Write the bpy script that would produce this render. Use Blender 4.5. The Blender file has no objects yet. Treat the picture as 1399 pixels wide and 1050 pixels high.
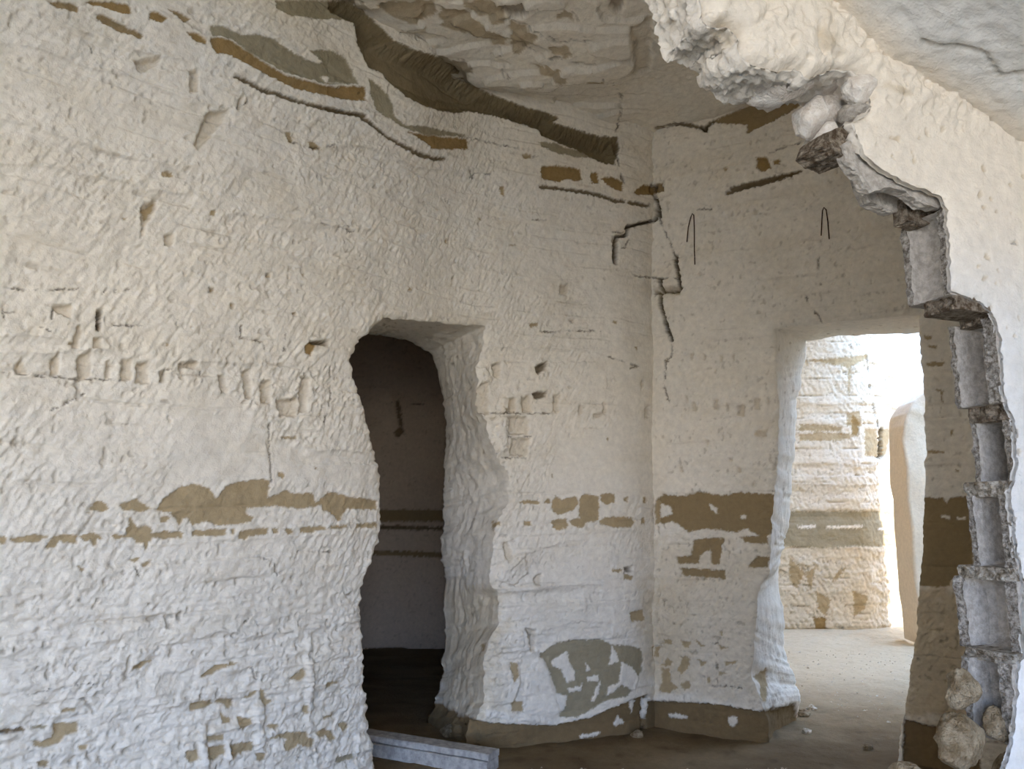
import bpy, math, random
import numpy as np
from mathutils import Vector, noise as mnoise

random.seed(7)
scn = bpy.context.scene
COL = scn.collection

# ------------------------------------------------------------------ camera
FPX, CX, CY = 1051.0, 699.5, 525.0            # focal length in pixels of the 1399 x 1050 frame
PITCH = math.radians(9.5)
EYE = np.array([0.0, 0.0, 1.5])
cp, sp = math.cos(PITCH), math.sin(PITCH)
cam_d = bpy.data.cameras.new('camera')
cam_d.sensor_fit = 'HORIZONTAL'
cam_d.sensor_width = 36.0
cam_d.lens = FPX / 1399.0 * 36.0
cam_d.clip_start = 0.05
cam_d.clip_end = 200
cam = bpy.data.objects.new('camera', cam_d)
cam.location = EYE
cam.rotation_euler = (math.pi / 2 + PITCH, 0, 0)
COL.objects.link(cam)
scn.camera = cam

# ------------------------------------------------------------------ world, sun, exposure
world = bpy.data.worlds.new('sky')
world.use_nodes = True
scn.world = world
bg = world.node_tree.nodes['Background']
wtc = world.node_tree.nodes.new('ShaderNodeTexCoord')
wsep = world.node_tree.nodes.new('ShaderNodeSeparateXYZ')
wramp = world.node_tree.nodes.new('ShaderNodeValToRGB')          # clear sky: hazy near the horizon, blue above
world.node_tree.links.new(wtc.outputs['Generated'], wsep.inputs[0])
world.node_tree.links.new(wsep.outputs['Z'], wramp.inputs['Fac'])
wramp.color_ramp.elements[0].position = 0.0
wramp.color_ramp.elements[0].color = (1.0, 0.93, 0.85, 1)
wramp.color_ramp.elements[1].position = 0.8
wramp.color_ramp.elements[1].color = (0.42, 0.66, 1.16, 1)
wel = wramp.color_ramp.elements.new(0.13)
wel.color = (0.43, 0.69, 1.22, 1)
world.node_tree.links.new(wramp.outputs['Color'], bg.inputs['Color'])
bg.inputs['Strength'].default_value = 2.6
sun_d = bpy.data.lights.new('sun', 'SUN')
sun_d.energy = 6.5
sun_d.angle = math.radians(0.6)
sun_d.color = (1.0, 0.91, 0.81)
sun = bpy.data.objects.new('sun', sun_d)
sun_dir = Vector((1.0, -0.115, 0.50)).normalized()          # towards the sun
sun.rotation_euler = sun_dir.to_track_quat('Z', 'Y').to_euler()
sun.location = (12, -4, 12)
COL.objects.link(sun)


def portal(name, loc, size, direction):
    d = bpy.data.lights.new(name, 'AREA')
    d.shape = 'RECTANGLE'
    d.size, d.size_y = size
    d.cycles.is_portal = True
    o = bpy.data.objects.new(name, d)
    o.location = loc
    o.rotation_euler = Vector(direction).to_track_quat('-Z', 'Z').to_euler()
    COL.objects.link(o)


EX0, EX1, EY, EZ = -3.0, 2.6, -4.0, 2.8        # the entrance behind the camera: jambs, distance, lintel
portal('sky_portal_entrance', ((EX0 + EX1) / 2, EY - 0.05, EZ / 2), (EX1 - EX0, EZ), (0, 1, 0))
portal('sky_portal_chamber', (6.45, 8.0, 5.0), (4.4, 6.4), (0, 0, -1))  # roof opening over the chamber's unseen right part, made to bring in skylight
vs = scn.view_settings
scn.display_settings.display_device = 'sRGB'
vs.view_transform = 'Standard'
vs.look = 'None'
vs.exposure = 2.02
vs.gamma = 1.0
vs.use_curve_mapping = False
scn.cycles.max_bounces = 14
scn.cycles.diffuse_bounces = 10
scn.cycles.sample_clamp_indirect = 12
scn.cycles.use_denoising = True

# ------------------------------------------------------------------ noise
_rs = np.random.RandomState(11)
_ang = _rs.rand(4096) * 2 * math.pi
_GX, _GY = np.cos(_ang).astype(np.float32), np.sin(_ang).astype(np.float32)


def perlin(x, y, seed=0):
    x = np.asarray(x, np.float32)
    y = np.asarray(y, np.float32)
    xi = np.floor(x).astype(np.int64)
    yi = np.floor(y).astype(np.int64)
    fx = x - xi
    fy = y - yi
    u = fx * fx * fx * (fx * (fx * 6 - 15) + 10)
    v = fy * fy * fy * (fy * (fy * 6 - 15) + 10)

    def g(ix, iy, dx, dy):
        h = (ix * 73856093) ^ (iy * 19349663) ^ (seed * 83492791 + 12345)
        h = (h ^ (h >> 13)) * 1274126177
        h = ((h ^ (h >> 16)) & 4095)
        return _GX[h] * dx + _GY[h] * dy
    a = g(xi, yi, fx, fy)
    b = g(xi + 1, yi, fx - 1, fy)
    c = g(xi, yi + 1, fx, fy - 1)
    d = g(xi + 1, yi + 1, fx - 1, fy - 1)
    return ((a + (b - a) * u) + ((c + (d - c) * u) - (a + (b - a) * u)) * v) * 1.5


def fbm(x, y, seed=0, octv=4, gain=0.5):
    r = 0
    a = 1.0
    t = 0
    for k in range(octv):
        r = r + a * perlin(x * 2 ** k, y * 2 ** k, seed + 17 * k)
        t += a
        a *= gain
    return r / t


def sstep(a, b, x):
    t = np.clip((x - a) / (b - a), 0, 1)
    return t * t * (3 - 2 * t)


def lin(r, g, b):
    f = lambda c: ((c / 255.0 + 0.055) / 1.055) ** 2.4 if c > 10 else c / 255.0 / 12.92
    return np.array([f(r), f(g), f(b)], np.float32)


# ------------------------------------------------------------------ survey: where a point of the cave is seen
def survey(P):
    d = P - EYE
    fwd = d[..., 1] * cp + d[..., 2] * sp
    up = -d[..., 1] * sp + d[..., 2] * cp
    fwd = np.where(fwd < 0.05, 0.05, fwd)
    return CX + FPX * d[..., 0] / fwd, CY - FPX * up / fwd


def ray(u, v):
    x = (np.asarray(u, float) - CX) / FPX
    y = (CY - np.asarray(v, float)) / FPX
    return np.stack([x, cp - y * sp, sp + y * cp], -1)


# ------------------------------------------------------------------ polygons and polylines
def seg_dist(px, py, pts, closed):
    """distance to the outline, nearest point on it"""
    q = np.asarray(pts, np.float32)
    a = q if closed else q[:-1]
    b = np.roll(q, -1, 0) if closed else q[1:]
    best = np.full(px.shape, 1e9, np.float32)
    nx = px.copy()
    ny = py.copy()
    for (ax, ay), (bx, by) in zip(a, b):
        dx, dy = bx - ax, by - ay
        L = dx * dx + dy * dy + 1e-12
        t = np.clip(((px - ax) * dx + (py - ay) * dy) / L, 0, 1)
        qx = ax + t * dx
        qy = ay + t * dy
        d = (px - qx) ** 2 + (py - qy) ** 2
        m = d < best
        best = np.where(m, d, best)
        nx = np.where(m, qx, nx)
        ny = np.where(m, qy, ny)
    return np.sqrt(best), nx, ny


def inside(px, py, pts):
    q = np.asarray(pts, np.float32)
    r = np.zeros(px.shape, bool)
    j = len(q) - 1
    for i in range(len(q)):
        xi, yi = q[i]
        xj, yj = q[j]
        if yi != yj:
            c = ((yi > py) != (yj > py)) & (px < (xj - xi) * (py - yi) / (yj - yi) + xi)
            r ^= c
        j = i
    return r


# ------------------------------------------------------------------ the wear of the rock, with crack and recess shade in its colour, read off crop by crop
K = {'1': (0, 0, .3574), '2': (450, 0, .3574), '3': (900, 0, .3572), '4': (0, 350, .3574), '5': (450, 350, .3574),
     '6': (900, 350, .3572), '7': (0, 675, .3574), '8': (450, 675, .3574), '9': (900, 675, .3572),
     'a': (0, 700, .18585), 'b': (250, 855, .193), 'c': (0, 380, .18585), 'd': (640, 440, .18585),
     'e': (640, 650, .18585), 'f': (890, 850, .18585), 'g': (800, 170, .18585), 'h': (1060, 440, .15725),
     'i': (1250, 640, .2), 'j': (1250, 840, .2), '0': (0, 0, 1.0)}
# kinds: T tan stone, B brown stone, O ochre seam, V olive stone, S stained plaster, W plaster blob, R recess, Q deep recess,
# P proud, M smooth plaster ; C crack (line), L ledge (line), G brown groove (line)
WEAR = """
0 E 1225,795 1345,795 1345,1003 1225,985
0 S 890,735 1060,735 1060,960 890,950
0 S 600,790 690,800 690,985 600,985
8 S 1180,330 1399,330 1399,760 1215,760 1180,600
8 S 420,330 660,370 660,520 600,600 600,860 400,840
4 T 595,970 620,930 690,880 735,870 800,885 825,925 860,880 905,860 965,855 1005,850 1030,860 1025,925 1050,910 1100,890 1110,905 1190,905 1205,940 1250,905 1275,900 1330,920 1399,925 1440,935 1440,968 1399,968 1330,965 1305,985 1300,1010 1285,1010 1265,985 1230,970 1225,950 1150,965 1060,955 945,960 940,985 970,995 960,1015 920,1020 830,1030 790,1010 735,1030 720,1000 690,1005 650,975
4 T 340,965 370,935 400,940 420,965 400,978 355,970
4 T 450,950 520,925 545,945 580,965 530,975 470,968
a T 0,175 40,175 45,225 0,230
a T 70,185 150,175 200,160 260,158 350,170 355,185 310,190 290,215 210,218 150,220 90,215
a T 330,250 370,195 400,170 450,165 500,160 580,165 565,190 560,230 530,225 470,220 440,205 410,245 350,268
a T 590,170 650,150 720,150 755,185 740,195 715,190 705,235 680,235 670,205 620,210
a T 820,165 860,155 900,170 930,165 920,115 945,100 940,40 960,30 975,60 1000,90 1010,110 1060,95 1110,105 1115,150 1150,150 1260,145 1330,140 1345,185 1310,190 1250,185 1200,195 1120,185 1115,210 1090,215 1085,265 1065,270 1055,225 1000,215 980,190 930,180 850,195
a T 960,340 1000,330 1030,330 1020,355 990,370 965,360
a T 1230,0 1399,0 1399,30 1350,35 1330,90 1310,95 1290,40
a T 560,390 620,410 595,440
a T 1040,375 1120,350 1100,380 1060,400
7 T 595,145 640,140 700,145 695,165 640,168 600,165
7 T 730,140 790,135 865,132 860,155 800,160 735,160
7 T 880,135 895,132 895,150 882,150
7 T 915,140 960,130 1025,130 1020,155 960,158 930,172 905,172
7 T 1035,130 1060,128 1060,148 1040,148
7 T 1080,130 1115,132 1118,150 1095,155
7 T 1145,125 1235,120 1240,135 1200,140 1190,150 1150,145
7 T 1255,120 1320,115 1318,130 1260,132
7 T 1355,112 1440,108 1440,128 1355,128
7 T 605,90 650,85 640,105 610,105
7 T 200,875 300,870 295,910 250,920 225,950 190,965 130,965 125,940 160,945 195,930 205,905
7 T 140,1020 190,1015 185,1040 150,1042
7 T 230,820 290,815 285,828 235,830
7 T 505,660 540,640 600,630 560,650 540,670 510,672
7 T 770,690 830,655 890,640 840,665 800,690
7 T 300,960 340,955 330,975 305,975
b T 45,540 120,525 190,520 215,550 140,585 55,605
b T 215,540 260,510 350,510 360,570 320,590 290,555
b T 270,600 300,640 345,650 340,690 280,690
b T 390,640 440,650 480,650 490,680 440,735 400,730
b T 600,705 640,690 680,700 660,730 610,725
b T 620,785 760,745 880,750 890,790 930,800 925,855 850,850 820,830 760,880 720,880 715,850 740,800 690,790 630,800
b T 940,750 1000,720 1060,745 1090,800 1040,820 1020,770 960,790
b T 1110,700 1140,670 1180,700 1140,750
b T 20,880 100,870 110,935 50,965 20,940
b T 170,855 290,840 290,900 230,930 175,950
b T 330,840 400,825 500,815 495,880 420,890 370,920 350,950 325,940
b T 510,900 585,890 580,940 530,955
b T 175,780 290,765 290,800 180,820
b T 740,375 810,330 860,285 855,350 830,385 790,380
b T 160,330 220,285 330,255 400,260 300,285 230,320 200,350 120,360
b T 1000,400 1060,385 1130,395 1060,415 1020,440
b T 540,440 570,450 590,510 640,530 580,570 560,520
b T 430,505 520,450 520,480 450,515
b T 1000,640 1080,610 1060,640 1010,660
b T 860,560 885,560 885,620 862,615
b V 1090,930 1200,900 1210,930 1090,975
b P 115,690 165,690 170,1000 115,1000
b P 500,560 580,560 575,900 520,880
b P 860,40 905,40 920,560 890,690 870,560
b P 180,745 540,660 540,690 190,770
b P 1230,760 1330,760 1340,880 1250,930 1225,860
b P 300,800 330,800 330,940 310,940
1 O 330,0 440,0 500,20 505,50 470,50 410,25 350,12
1 O 575,40 610,50 640,70 620,85 575,70
1 O 715,120 760,130 790,150 785,170 740,150
1 O 805,145 850,145 900,165 960,205 1010,240 1090,285 1180,310 1250,325 1399,330 1399,380 1330,375 1250,365 1150,345 1060,310 1010,285 940,245 880,215 830,205 805,175
1 V 805,100 850,100 890,120 930,135 990,130 1050,150 1100,185 1160,220 1210,240 1260,235 1290,270 1340,300 1360,320 1250,318 1180,300 1080,275 1010,235 950,200 900,160 850,140 810,140
1 V 1180,195 1260,190 1320,215 1350,280 1355,315 1290,300 1240,240
1 V 1050,0 1350,0 1350,80 1280,75 1200,70 1110,60 1060,30
1 V 1350,0 1399,0 1399,200 1380,170 1365,90
1 B 180,0 270,5 310,20 300,40 220,25
1 B 370,55 400,50 470,90 550,130 540,145 450,110 380,70
1 B 640,30 700,45 730,70 715,85 660,45
1 W 1230,290 1290,285 1330,305 1320,318 1250,310
1 R 790,430 870,420 850,470 800,530 750,575 740,560 765,490
1 R 520,230 620,215 600,245 540,280 520,260
1 R 540,790 600,760 600,790 560,850 540,910
1 R 900,420 930,350 920,410
1 R 630,900 665,890 655,940 632,940
1 R 725,270 760,265 755,350 725,355
1 T 1090,505 1110,500 1125,545 1105,545
1 T 1180,540 1205,535 1230,570 1195,572
1 T 620,655 655,655 650,678 622,676
1 T 800,805 822,805 820,828 803,826
1 T 545,800 600,765 590,800 560,840
1 L 0,455 100,480 200,520 300,550 400,585 500,610 600,630 720,640
1 L 0,630 120,630 300,670 450,690 560,730 700,745
1 L 80,30 200,90 350,130 470,180 620,220 700,230
1 L 0,165 80,170 200,205 350,265 480,290 620,350 740,400
1 L 900,820 1010,830 1150,850 1250,860 1399,880
1 C 1110,540 1160,550 1190,562 1240,562 1290,550
1 C 1210,850 1260,860 1340,865
1 G 900,295 940,310 1000,345 1100,375 1200,405 1300,425 1399,438
1 C 345,160 355,200
1 C 930,340 945,390 905,420
2 O 0,325 60,330 130,355 150,385 100,380 0,360
2 O 305,500 380,515 440,520 530,530 530,570 400,568 370,540 330,515
2 V 0,205 50,210 85,270 110,320 0,310
2 D 0,0 60,5 100,25 150,60 250,150 330,190 420,215 480,250 520,265 540,300 600,350 680,385 760,410 830,425 880,445 860,465 950,490 1030,515 1105,520 1110,575 1090,630 1040,620 1000,600 940,570 880,545 820,520 800,495 700,465 620,440 540,425 480,430 420,420 360,400 300,370 240,320 200,280 150,260 110,180 90,90 0,40
2 N 250,150 330,190 420,215 545,235 550,255 500,265 540,310 600,350 560,370 420,350 300,300 200,240 180,160
2 V 800,540 860,545 950,575 1010,600 960,600 870,585 810,560
2 V 150,300 200,330 240,380 260,440 300,475 380,480 480,505 530,520 380,515 300,490 250,455 190,420 160,350
2 O 810,635 870,630 960,645 965,690 900,685 880,695 812,680
2 O 1000,655 1025,655 1030,700 1005,700
2 O 1040,680 1080,675 1120,695 1120,730 1080,720
2 O 1160,735 1200,705 1240,710 1275,695 1280,730 1250,740 1220,745 1170,745
2 G 805,715 870,718 960,730 1030,745 1080,762
2 G 1090,768 1125,770
2 G 1145,775 1180,780
2 G 1190,783 1215,786
2 G 0,418 50,425 120,435 180,480 260,540 340,585 400,605 440,605
2 T 180,0 400,0 410,60 350,85 280,80 220,40
2 T 430,20 500,40 560,80 640,110 690,130 680,170 600,160 540,140 440,110 420,80
2 T 690,60 760,90 800,110 780,140 740,190 700,190 695,130
2 T 840,150 920,150 930,175 870,185 840,170
2 T 775,225 840,225 910,245 900,270 820,255
2 T 980,270 1050,270 1050,290 990,292
2 T 870,30 930,35 935,60 880,60
2 T 500,0 620,0 690,60 640,80 560,50
2 Q 640,0 800,0 760,40 690,50 640,25
2 Q 1060,-20 1130,-20 1110,50 1080,20
2 C 740,160 790,185 870,190 950,205 1020,210 1050,240 1080,290 1115,370 1105,460 1095,530 1110,640 1125,690
2 C 520,0 600,60 700,60 800,100 860,125 950,125 1010,120
2 C 930,20 960,70 975,105
2 C 650,170 660,250 680,270
2 C 280,90 270,150
2 C 535,640 540,690 550,665 620,665
2 C 500,520 600,540 720,570
2 C 740,595 800,600
2 C 775,840 830,840
2 C 0,855 60,870 100,885
2 L 0,560 150,560 330,640 480,660 540,700
2 T 735,590 770,590 770,605 740,605
2 T 645,715 665,715 670,750 655,745
g C 245,0 235,180 245,300 265,400 290,430
g K 490,450 500,510 530,580 540,650 510,700 440,720 350,740 310,750 310,810 235,820 225,920 225,1020
g C 310,810 325,850 290,900 240,915
g C 545,680 580,780 620,860 650,940 665,1049
g Q 510,620 545,600 555,680 520,670
g Q 480,460 510,450 515,520 485,520
g B 510,440 560,430 580,490 540,500 515,480
g R 200,820 240,820 235,1020 205,1020
g C 140,785 300,790
5 K 1325,0 1340,130 1250,140
5 C 1140,40 1170,75 1270,85 1330,80
5 K 1265,90 1270,190 1290,270 1310,320
5 C 1285,390 1280,500 1300,560 1305,600
5 C 1310,320 1312,380 1288,400
5 R 1240,115 1340,115 1340,145 1245,140
3 B 210,460 280,430 380,390 420,380 520,375 540,400 460,450 400,480 340,515 340,480 290,475 220,470
3 G 0,485 60,470 110,475 170,490 210,465
3 Q 168,480 185,480 185,505 170,505
3 O 375,600 415,600 430,640 400,655 375,645
3 O 440,610 465,605 460,625 440,628
3 G 265,740 340,715 430,690 540,655
3 G 280,722 360,700 430,680 520,660
3 C 425,585 480,560 540,545
3 C 610,980 605,1050
3 C 150,800 205,800
3 T 250,640 265,640 262,655 250,655
6 C 612,0 610,70 620,110
6 C 565,150 570,180 600,215 630,260
6 C 665,265 700,275 760,290
0 B 893,683 905,675 935,677 955,671 985,676 1015,672 1060,675 1062,728 1040,733 1020,722 1005,727 985,724 960,722 940,728 925,715 915,712 905,716 893,708
9 W 0,35 40,45 50,75 0,90
9 W 190,35 220,50 225,75 200,60
9 W 310,80 335,82 330,92 310,92
9 B 130,175 200,165 250,170 240,200 230,270 200,265 195,210 150,240 155,265 70,265 65,240 120,235
9 B 80,280 250,290 255,325 180,318 90,310
9 B 310,165 410,155 420,190 330,185
9 B 340,270 380,235 420,240 415,280 350,280
f T 20,180 60,170 50,260 20,250
f T 90,120 165,130 150,160 100,160
f T 220,130 295,140 280,190 240,180
f T 230,250 290,260 270,340 220,380 190,350 215,300
f T 70,330 130,340 140,430 200,480 120,520 60,500 80,420
f T 330,260 370,280 420,290 370,320
f T 540,290 640,280 620,300 550,320
f T 490,360 560,375 500,385
f T 480,160 570,185 520,200
f T 330,120 400,170 370,180 320,130
f T 210,450 280,430 290,480 240,500
f T 110,260 160,290 130,320 60,320 90,300
f T 500,60 520,60 520,90 500,90
f T 410,410 430,400 430,440 415,440
f T 750,400 850,330 860,460 850,590 810,580 800,450
f C 400,150 480,155 560,170
f C 480,240 485,470
f C 440,470 560,465 700,490
0 F 880,956 970,961 1041,972 1088,962 1100,1120 880,1120
f W 555,700 610,700 630,730 600,780 565,760
f W 110,670 260,690 250,715 120,700
f W 440,580 520,585 520,610 450,605
f W 540,590 800,640 800,655 545,610
0 F 560,966 600,960 625,973 660,986 660,1090 560,1090
0 F 620,981 664,987 757,991 807,980 885,948 890,1120 600,1120
0 F 1236,982 1262,990 1340,1004 1340,1120 1230,1120
i B 55,190 150,200 200,205 220,240 240,195 365,190 400,560 400,740 250,760 240,800 150,810 30,800 45,600 55,350
i W 175,315 240,320 240,345 180,335
i W 285,330 345,330 345,348 285,345
e T 370,190 430,175 470,180 510,175 525,205 470,205 400,205
e T 560,190 580,165 605,175 600,200 565,200
e T 610,195 640,145 660,155 680,175 720,165 770,150 800,160 805,200 760,260 730,265 700,275 660,285 620,255
e T 810,185 830,145 880,130 960,150 960,300 950,330 870,340 850,370 800,380 760,360 740,330 770,320 820,310 810,260
e T 970,140 1010,125 1080,130 1075,190 1040,200 1020,215 975,190
e T 1140,155 1170,155 1170,190 1140,190
e T 1285,155 1310,160 1300,200 1280,190
e T 610,330 650,315 720,315 725,380 680,390 650,405 620,375
e T 400,370 410,330 460,330 460,365 430,360
e T 960,330 1010,300 1150,300 1210,305 1215,340 1190,375 1060,380 980,355
e T 1270,305 1295,300 1295,350 1265,350
e T 170,330 240,340 235,360 190,370 180,410 172,380
e T 1365,180 1399,180 1399,350 1365,350
e Q 1145,675 1205,670 1200,700 1150,710
e T 1140,710 1210,735 1200,760 1140,760
e T 1060,680 1130,685 1100,715 1060,700
e R 265,490 300,490 310,580 290,640 270,600
e L 170,840 300,830 420,850 600,830 760,820
e L 760,470 420,570 300,690
e R 480,740 530,720 530,800 490,800
8 V 810,610 870,570 930,555 1040,555 1080,575 1170,580 1200,600 1195,680 1150,770 1060,790 950,850 880,850 870,790 850,740 840,680 815,640
8 W 850,640 910,600 920,640 940,680 940,710 910,720 890,670 860,660
8 W 1085,580 1100,600 1110,640 1070,655 1080,620
8 W 985,700 1030,690 1030,715 990,715
8 W 1000,790 1020,740 1040,710 1030,760 1010,795
8 W 910,740 960,735 970,720 960,750 920,755
8 W 1120,640 1160,660 1190,700 1170,750 1120,730 1080,760 1060,770 1070,735 1110,720
8 W 980,640 1000,670 985,678
8 W 800,610 830,640 850,700 870,760 910,770 900,820 860,845 790,850 740,830 750,700
8 W 600,820 850,860 850,878 600,850
8 W 960,925 1040,910 1040,922 965,938
8 W 1095,880 1110,850 1140,875 1100,890
8 W 1155,780 1180,790 1165,840
8 W 1205,780 1230,780 1220,860 1205,860
8 L 640,380 720,370 850,350 1000,345
8 L 640,620 700,630 760,615 800,600
8 P 640,530 720,520 770,530 780,600 640,610
8 P 680,240 740,220 760,300 700,350 650,330
8 P 610,650 720,640 730,720 700,800 620,810
8 R 750,510 790,520 790,600 770,600
8 T 1150,450 1200,440 1210,480 1160,490
8 T 690,640 720,650 720,700 700,720
8 T 690,790 740,790 740,830 700,830
8 T 570,570 600,570 590,600
8 L 780,540 860,510 960,485 1040,490
5 C 570,600 700,598 780,600 870,598
5 C 680,690 770,688
5 C 660,770 755,770
5 R 690,540 715,540 715,595 690,595
5 R 740,540 770,530 780,595 745,595
5 R 690,610 765,610 760,680 690,680
5 R 700,695 770,695 755,765 690,760
5 Q 790,420 840,400 830,430 800,450
5 Q 780,520 840,515 830,535 790,545
5 R 860,530 880,530 875,595 860,595
5 R 625,410 660,405 655,470 635,460
5 R 570,540 580,480 610,480 610,600 580,600
5 P 560,420 600,420 625,470 600,520 560,470
5 P 660,540 690,540 680,600 640,600
5 P 640,610 680,610 680,740 640,760
5 T 762,255 795,255 790,270 765,270
5 R 885,110 915,105 910,150 880,145
5 R 470,80 480,70 480,110 472,115
5 R 955,570 970,570 970,605 958,605
5 R 1045,560 1055,560 1058,605 1047,605
5 R 1207,570 1225,570 1222,615 1207,615
5 R 1010,600 1045,600 1040,615 1012,615
5 R 1195,475 1203,475 1200,510 1195,510
5 R 915,240 940,240 930,255
5 C 805,285 830,290 900,285 1040,285
5 L 600,345 700,350 800,355 980,365
5 C 1130,435 1180,420 1060,380
c R 110,650 170,590 200,700 120,700
c R 380,600 440,540 430,710 375,715
c R 570,580 680,520 670,640 650,740 575,735
c R 790,600 820,600 800,735 785,730
c R 900,600 970,590 970,740 890,750
c R 1010,620 1100,610 1090,770 1005,770
c Q 715,240 750,240 745,340 730,385 715,380
c R 540,440 580,350 600,350 580,510 530,510
c R 685,430 745,440 740,510 690,520
c C 0,690 120,700 240,712 380,720 570,740 700,740 890,750
c C 30,200 35,290
c C 35,245 115,245
c C 380,220 385,300
c R 390,200 530,200 520,290 400,240
c C 760,130 780,80 850,80 850,110
c C 900,140 910,90 950,80
c C 1305,260 1300,380
c C 300,360 370,385
c C 810,350 900,345 1070,345
c C 380,970 470,930 620,850
c L 0,545 160,550 350,560 550,530 850,520
c L 0,430 200,420 400,440 560,470
c R 1320,620 1350,620 1350,740 1335,740
c R 1180,690 1220,670 1210,760 1185,760
c C 0,60 200,80 400,85 600,80
4 C 925,265 930,310 1010,325 1015,350
4 C 1090,300 1092,360
4 O 1165,345 1185,325 1215,325 1190,380 1170,370
4 Q 1190,325 1260,322 1255,340 1200,335
4 R 1155,460 1190,460 1175,590 1150,600
4 C 1265,420 1270,530 1240,640
4 R 835,455 860,455 870,520 845,520
4 R 695,405 760,400 750,430 700,425
4 C 620,480 635,430 660,430
4 C 770,480 770,440
4 R 935,440 965,430 960,545 935,540
4 L 700,400 800,405 960,410 1060,430
4 R 1060,550 1150,540 1140,610 1080,610
4 T 1075,690 1140,688 1135,698 1080,698
4 T 1060,820 1085,830 1080,850 1062,840
4 L 1060,700 1130,700 1200,745 1300,740 1399,755
4 M 665,500 900,540 1000,640 1060,710 1399,770 1399,890 1000,850 700,870 655,850
4 C 1030,640 1035,860
4 R 1000,480 1040,470 1040,560 1000,560
4 R 800,120 820,120 815,138 802,135
4 R 1018,65 1035,65 1030,82 1020,80
4 R 885,185 898,185 895,200 886,198
4 R 1118,218 1135,218 1132,232 1120,230
7 C 1010,245 1040,250 1060,310
7 C 1125,245 1140,215 1260,220
7 C 505,240 530,310
7 L 510,670 620,580 750,555 830,525 980,540 1150,520 1399,480
7 L 0,595 150,580 250,590 430,555
7 L 180,800 0,760
7 L 370,880 530,850 720,800 890,780
7 C 100,770 200,740 380,720
7 C 920,500 960,460 985,500
7 C 960,660 975,700 1000,720
7 G 0,905 90,898
7 V 120,885 180,880 170,895 125,895
0 R 936,540 940,541 939,550 937,549
0 R 946,549 950,550 950,561 946,560
0 R 975,545 981,546 980,559 976,558
0 R 992,550 996,551 995,562 993,561
0 R 1008,552 1016,553 1016,568 1008,567
0 R 1030,544 1038,544 1038,558 1030,558
0 R 1046,542 1052,543 1050,554 1048,553
0 R 1032,588 1048,589 1047,596 1033,595
0 R 983,486 987,486 986,494 984,494
0 R 960,484 964,485 963,492 961,491
0 R 943,482 947,482 946,490 944,490
0 R 1000,484 1004,484 1003,492 1001,492
0 R 928,636 932,637 932,644 928,643
0 R 1008,638 1012,639 1012,646 1008,645
0 R 1027,659 1033,660 1032,665 1028,664
0 R 964,600 968,602 967,610 965,608
0 R 995,626 1001,626 1000,630 996,630
0 T 1262,458 1274,459 1272,464 1264,463
0 T 1267,471 1281,472 1280,475 1268,474
0 T 1266,494 1290,494 1289,500 1267,500
0 T 1285,532 1289,534 1288,550 1286,548
0 T 1268,615 1290,616 1289,619 1269,618
0 T 1305,640 1311,642 1310,646 1306,644
0 T 1278,531 1286,532 1284,535 1280,534
0 T 1298,586 1302,587 1301,594 1299,593
0 T 1266,858 1286,860 1285,862 1267,860
0 T 1289,928 1303,929 1302,932 1290,931
0 T 167,298 173,298 172,302 168,302
0 T 92,468 100,468 98,472 94,472
0 T 228,467 232,468 232,473 228,472
0 T 366,374 370,374 369,378 367,378
0 T 413,374 417,375 416,378 414,377
0 T 288,394 292,394 292,398 288,398
0 T 316,415 320,416 319,419 317,418
0 T 400,426 404,427 404,430 400,429
0 T 328,408 332,410 330,412 330,410
0 T 116,698 124,700 123,702 117,700
0 T 428,638 432,638 431,642 429,642
0 T 608,327 612,328 612,333 608,332
0 T 558,392 562,394 562,398 558,396
0 T 838,438 842,439 842,442 838,441
0 T 868,472 872,473 871,478 869,477
0 T 695,334 705,334 704,336 696,336
0 T 652,298 658,299 656,302 654,301
0 T 688,556 692,558 691,564 689,562
0 T 754,648 756,648 756,652 754,652
0 T 828,597 832,598 831,603 829,602
0 T 228,236 236,235 236,241 229,241
0 M 850,70 1010,60 1030,150 960,180 855,160
0 M 640,120 840,90 845,180 700,170
0 M 820,390 890,390 900,680 740,690 760,600 850,580
0 R 862,30 892,20 888,95 866,100
"""
FAR_WEAR = """
0 V 1040,698 1260,698 1260,748 1180,746 1120,748 1040,744
9 W 530,120 600,118 600,128 530,130
9 W 640,122 780,118 780,128 640,132
9 W 840,128 890,126 890,136 840,138
6 T 790,660 830,660 850,770 790,760
6 T 845,660 900,660 880,700 870,760 850,770
6 T 535,680 620,672 780,680 700,705 540,705
6 T 560,400 620,395 720,385 800,375 800,390 720,430 700,420 620,405
6 T 720,600 770,590 775,650 720,650
6 T 540,640 700,650 700,668 540,668
6 O 740,600 770,640 760,690 740,680
9 T 560,300 600,280 580,370
9 T 690,290 720,280 680,330 660,340
9 T 745,370 800,390 790,440 750,470
9 O 590,470 640,470 640,520 600,520
9 T 500,240 560,300 530,360 500,330
9 T 600,370 660,400 640,470 610,440
h C 640,200 700,300
h C 780,270 820,430 815,560 850,760 890,920 910,1049
h T 700,310 790,280 800,310 720,350 640,400 630,360
h T 630,400 660,410 640,640 620,560
6 K 850,660 850,770
9 L 500,200 650,205 800,215 950,230
9 L 500,60 950,62
6 L 540,560 640,570 760,560 900,570
6 L 560,400 700,420 900,400
6 L 530,800 700,800 900,800
6 L 530,870 700,880 900,870
"""


def parse(txt):
    out = []
    for ln in txt.strip().splitlines():
        w = ln.split()
        ox, oy, s = K[w[0]]
        pts = [(ox + float(a) * s, oy + float(b) * s) for a, b in (q.split(',') for q in w[2:])]
        out.append((w[1], pts))
    return out


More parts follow.
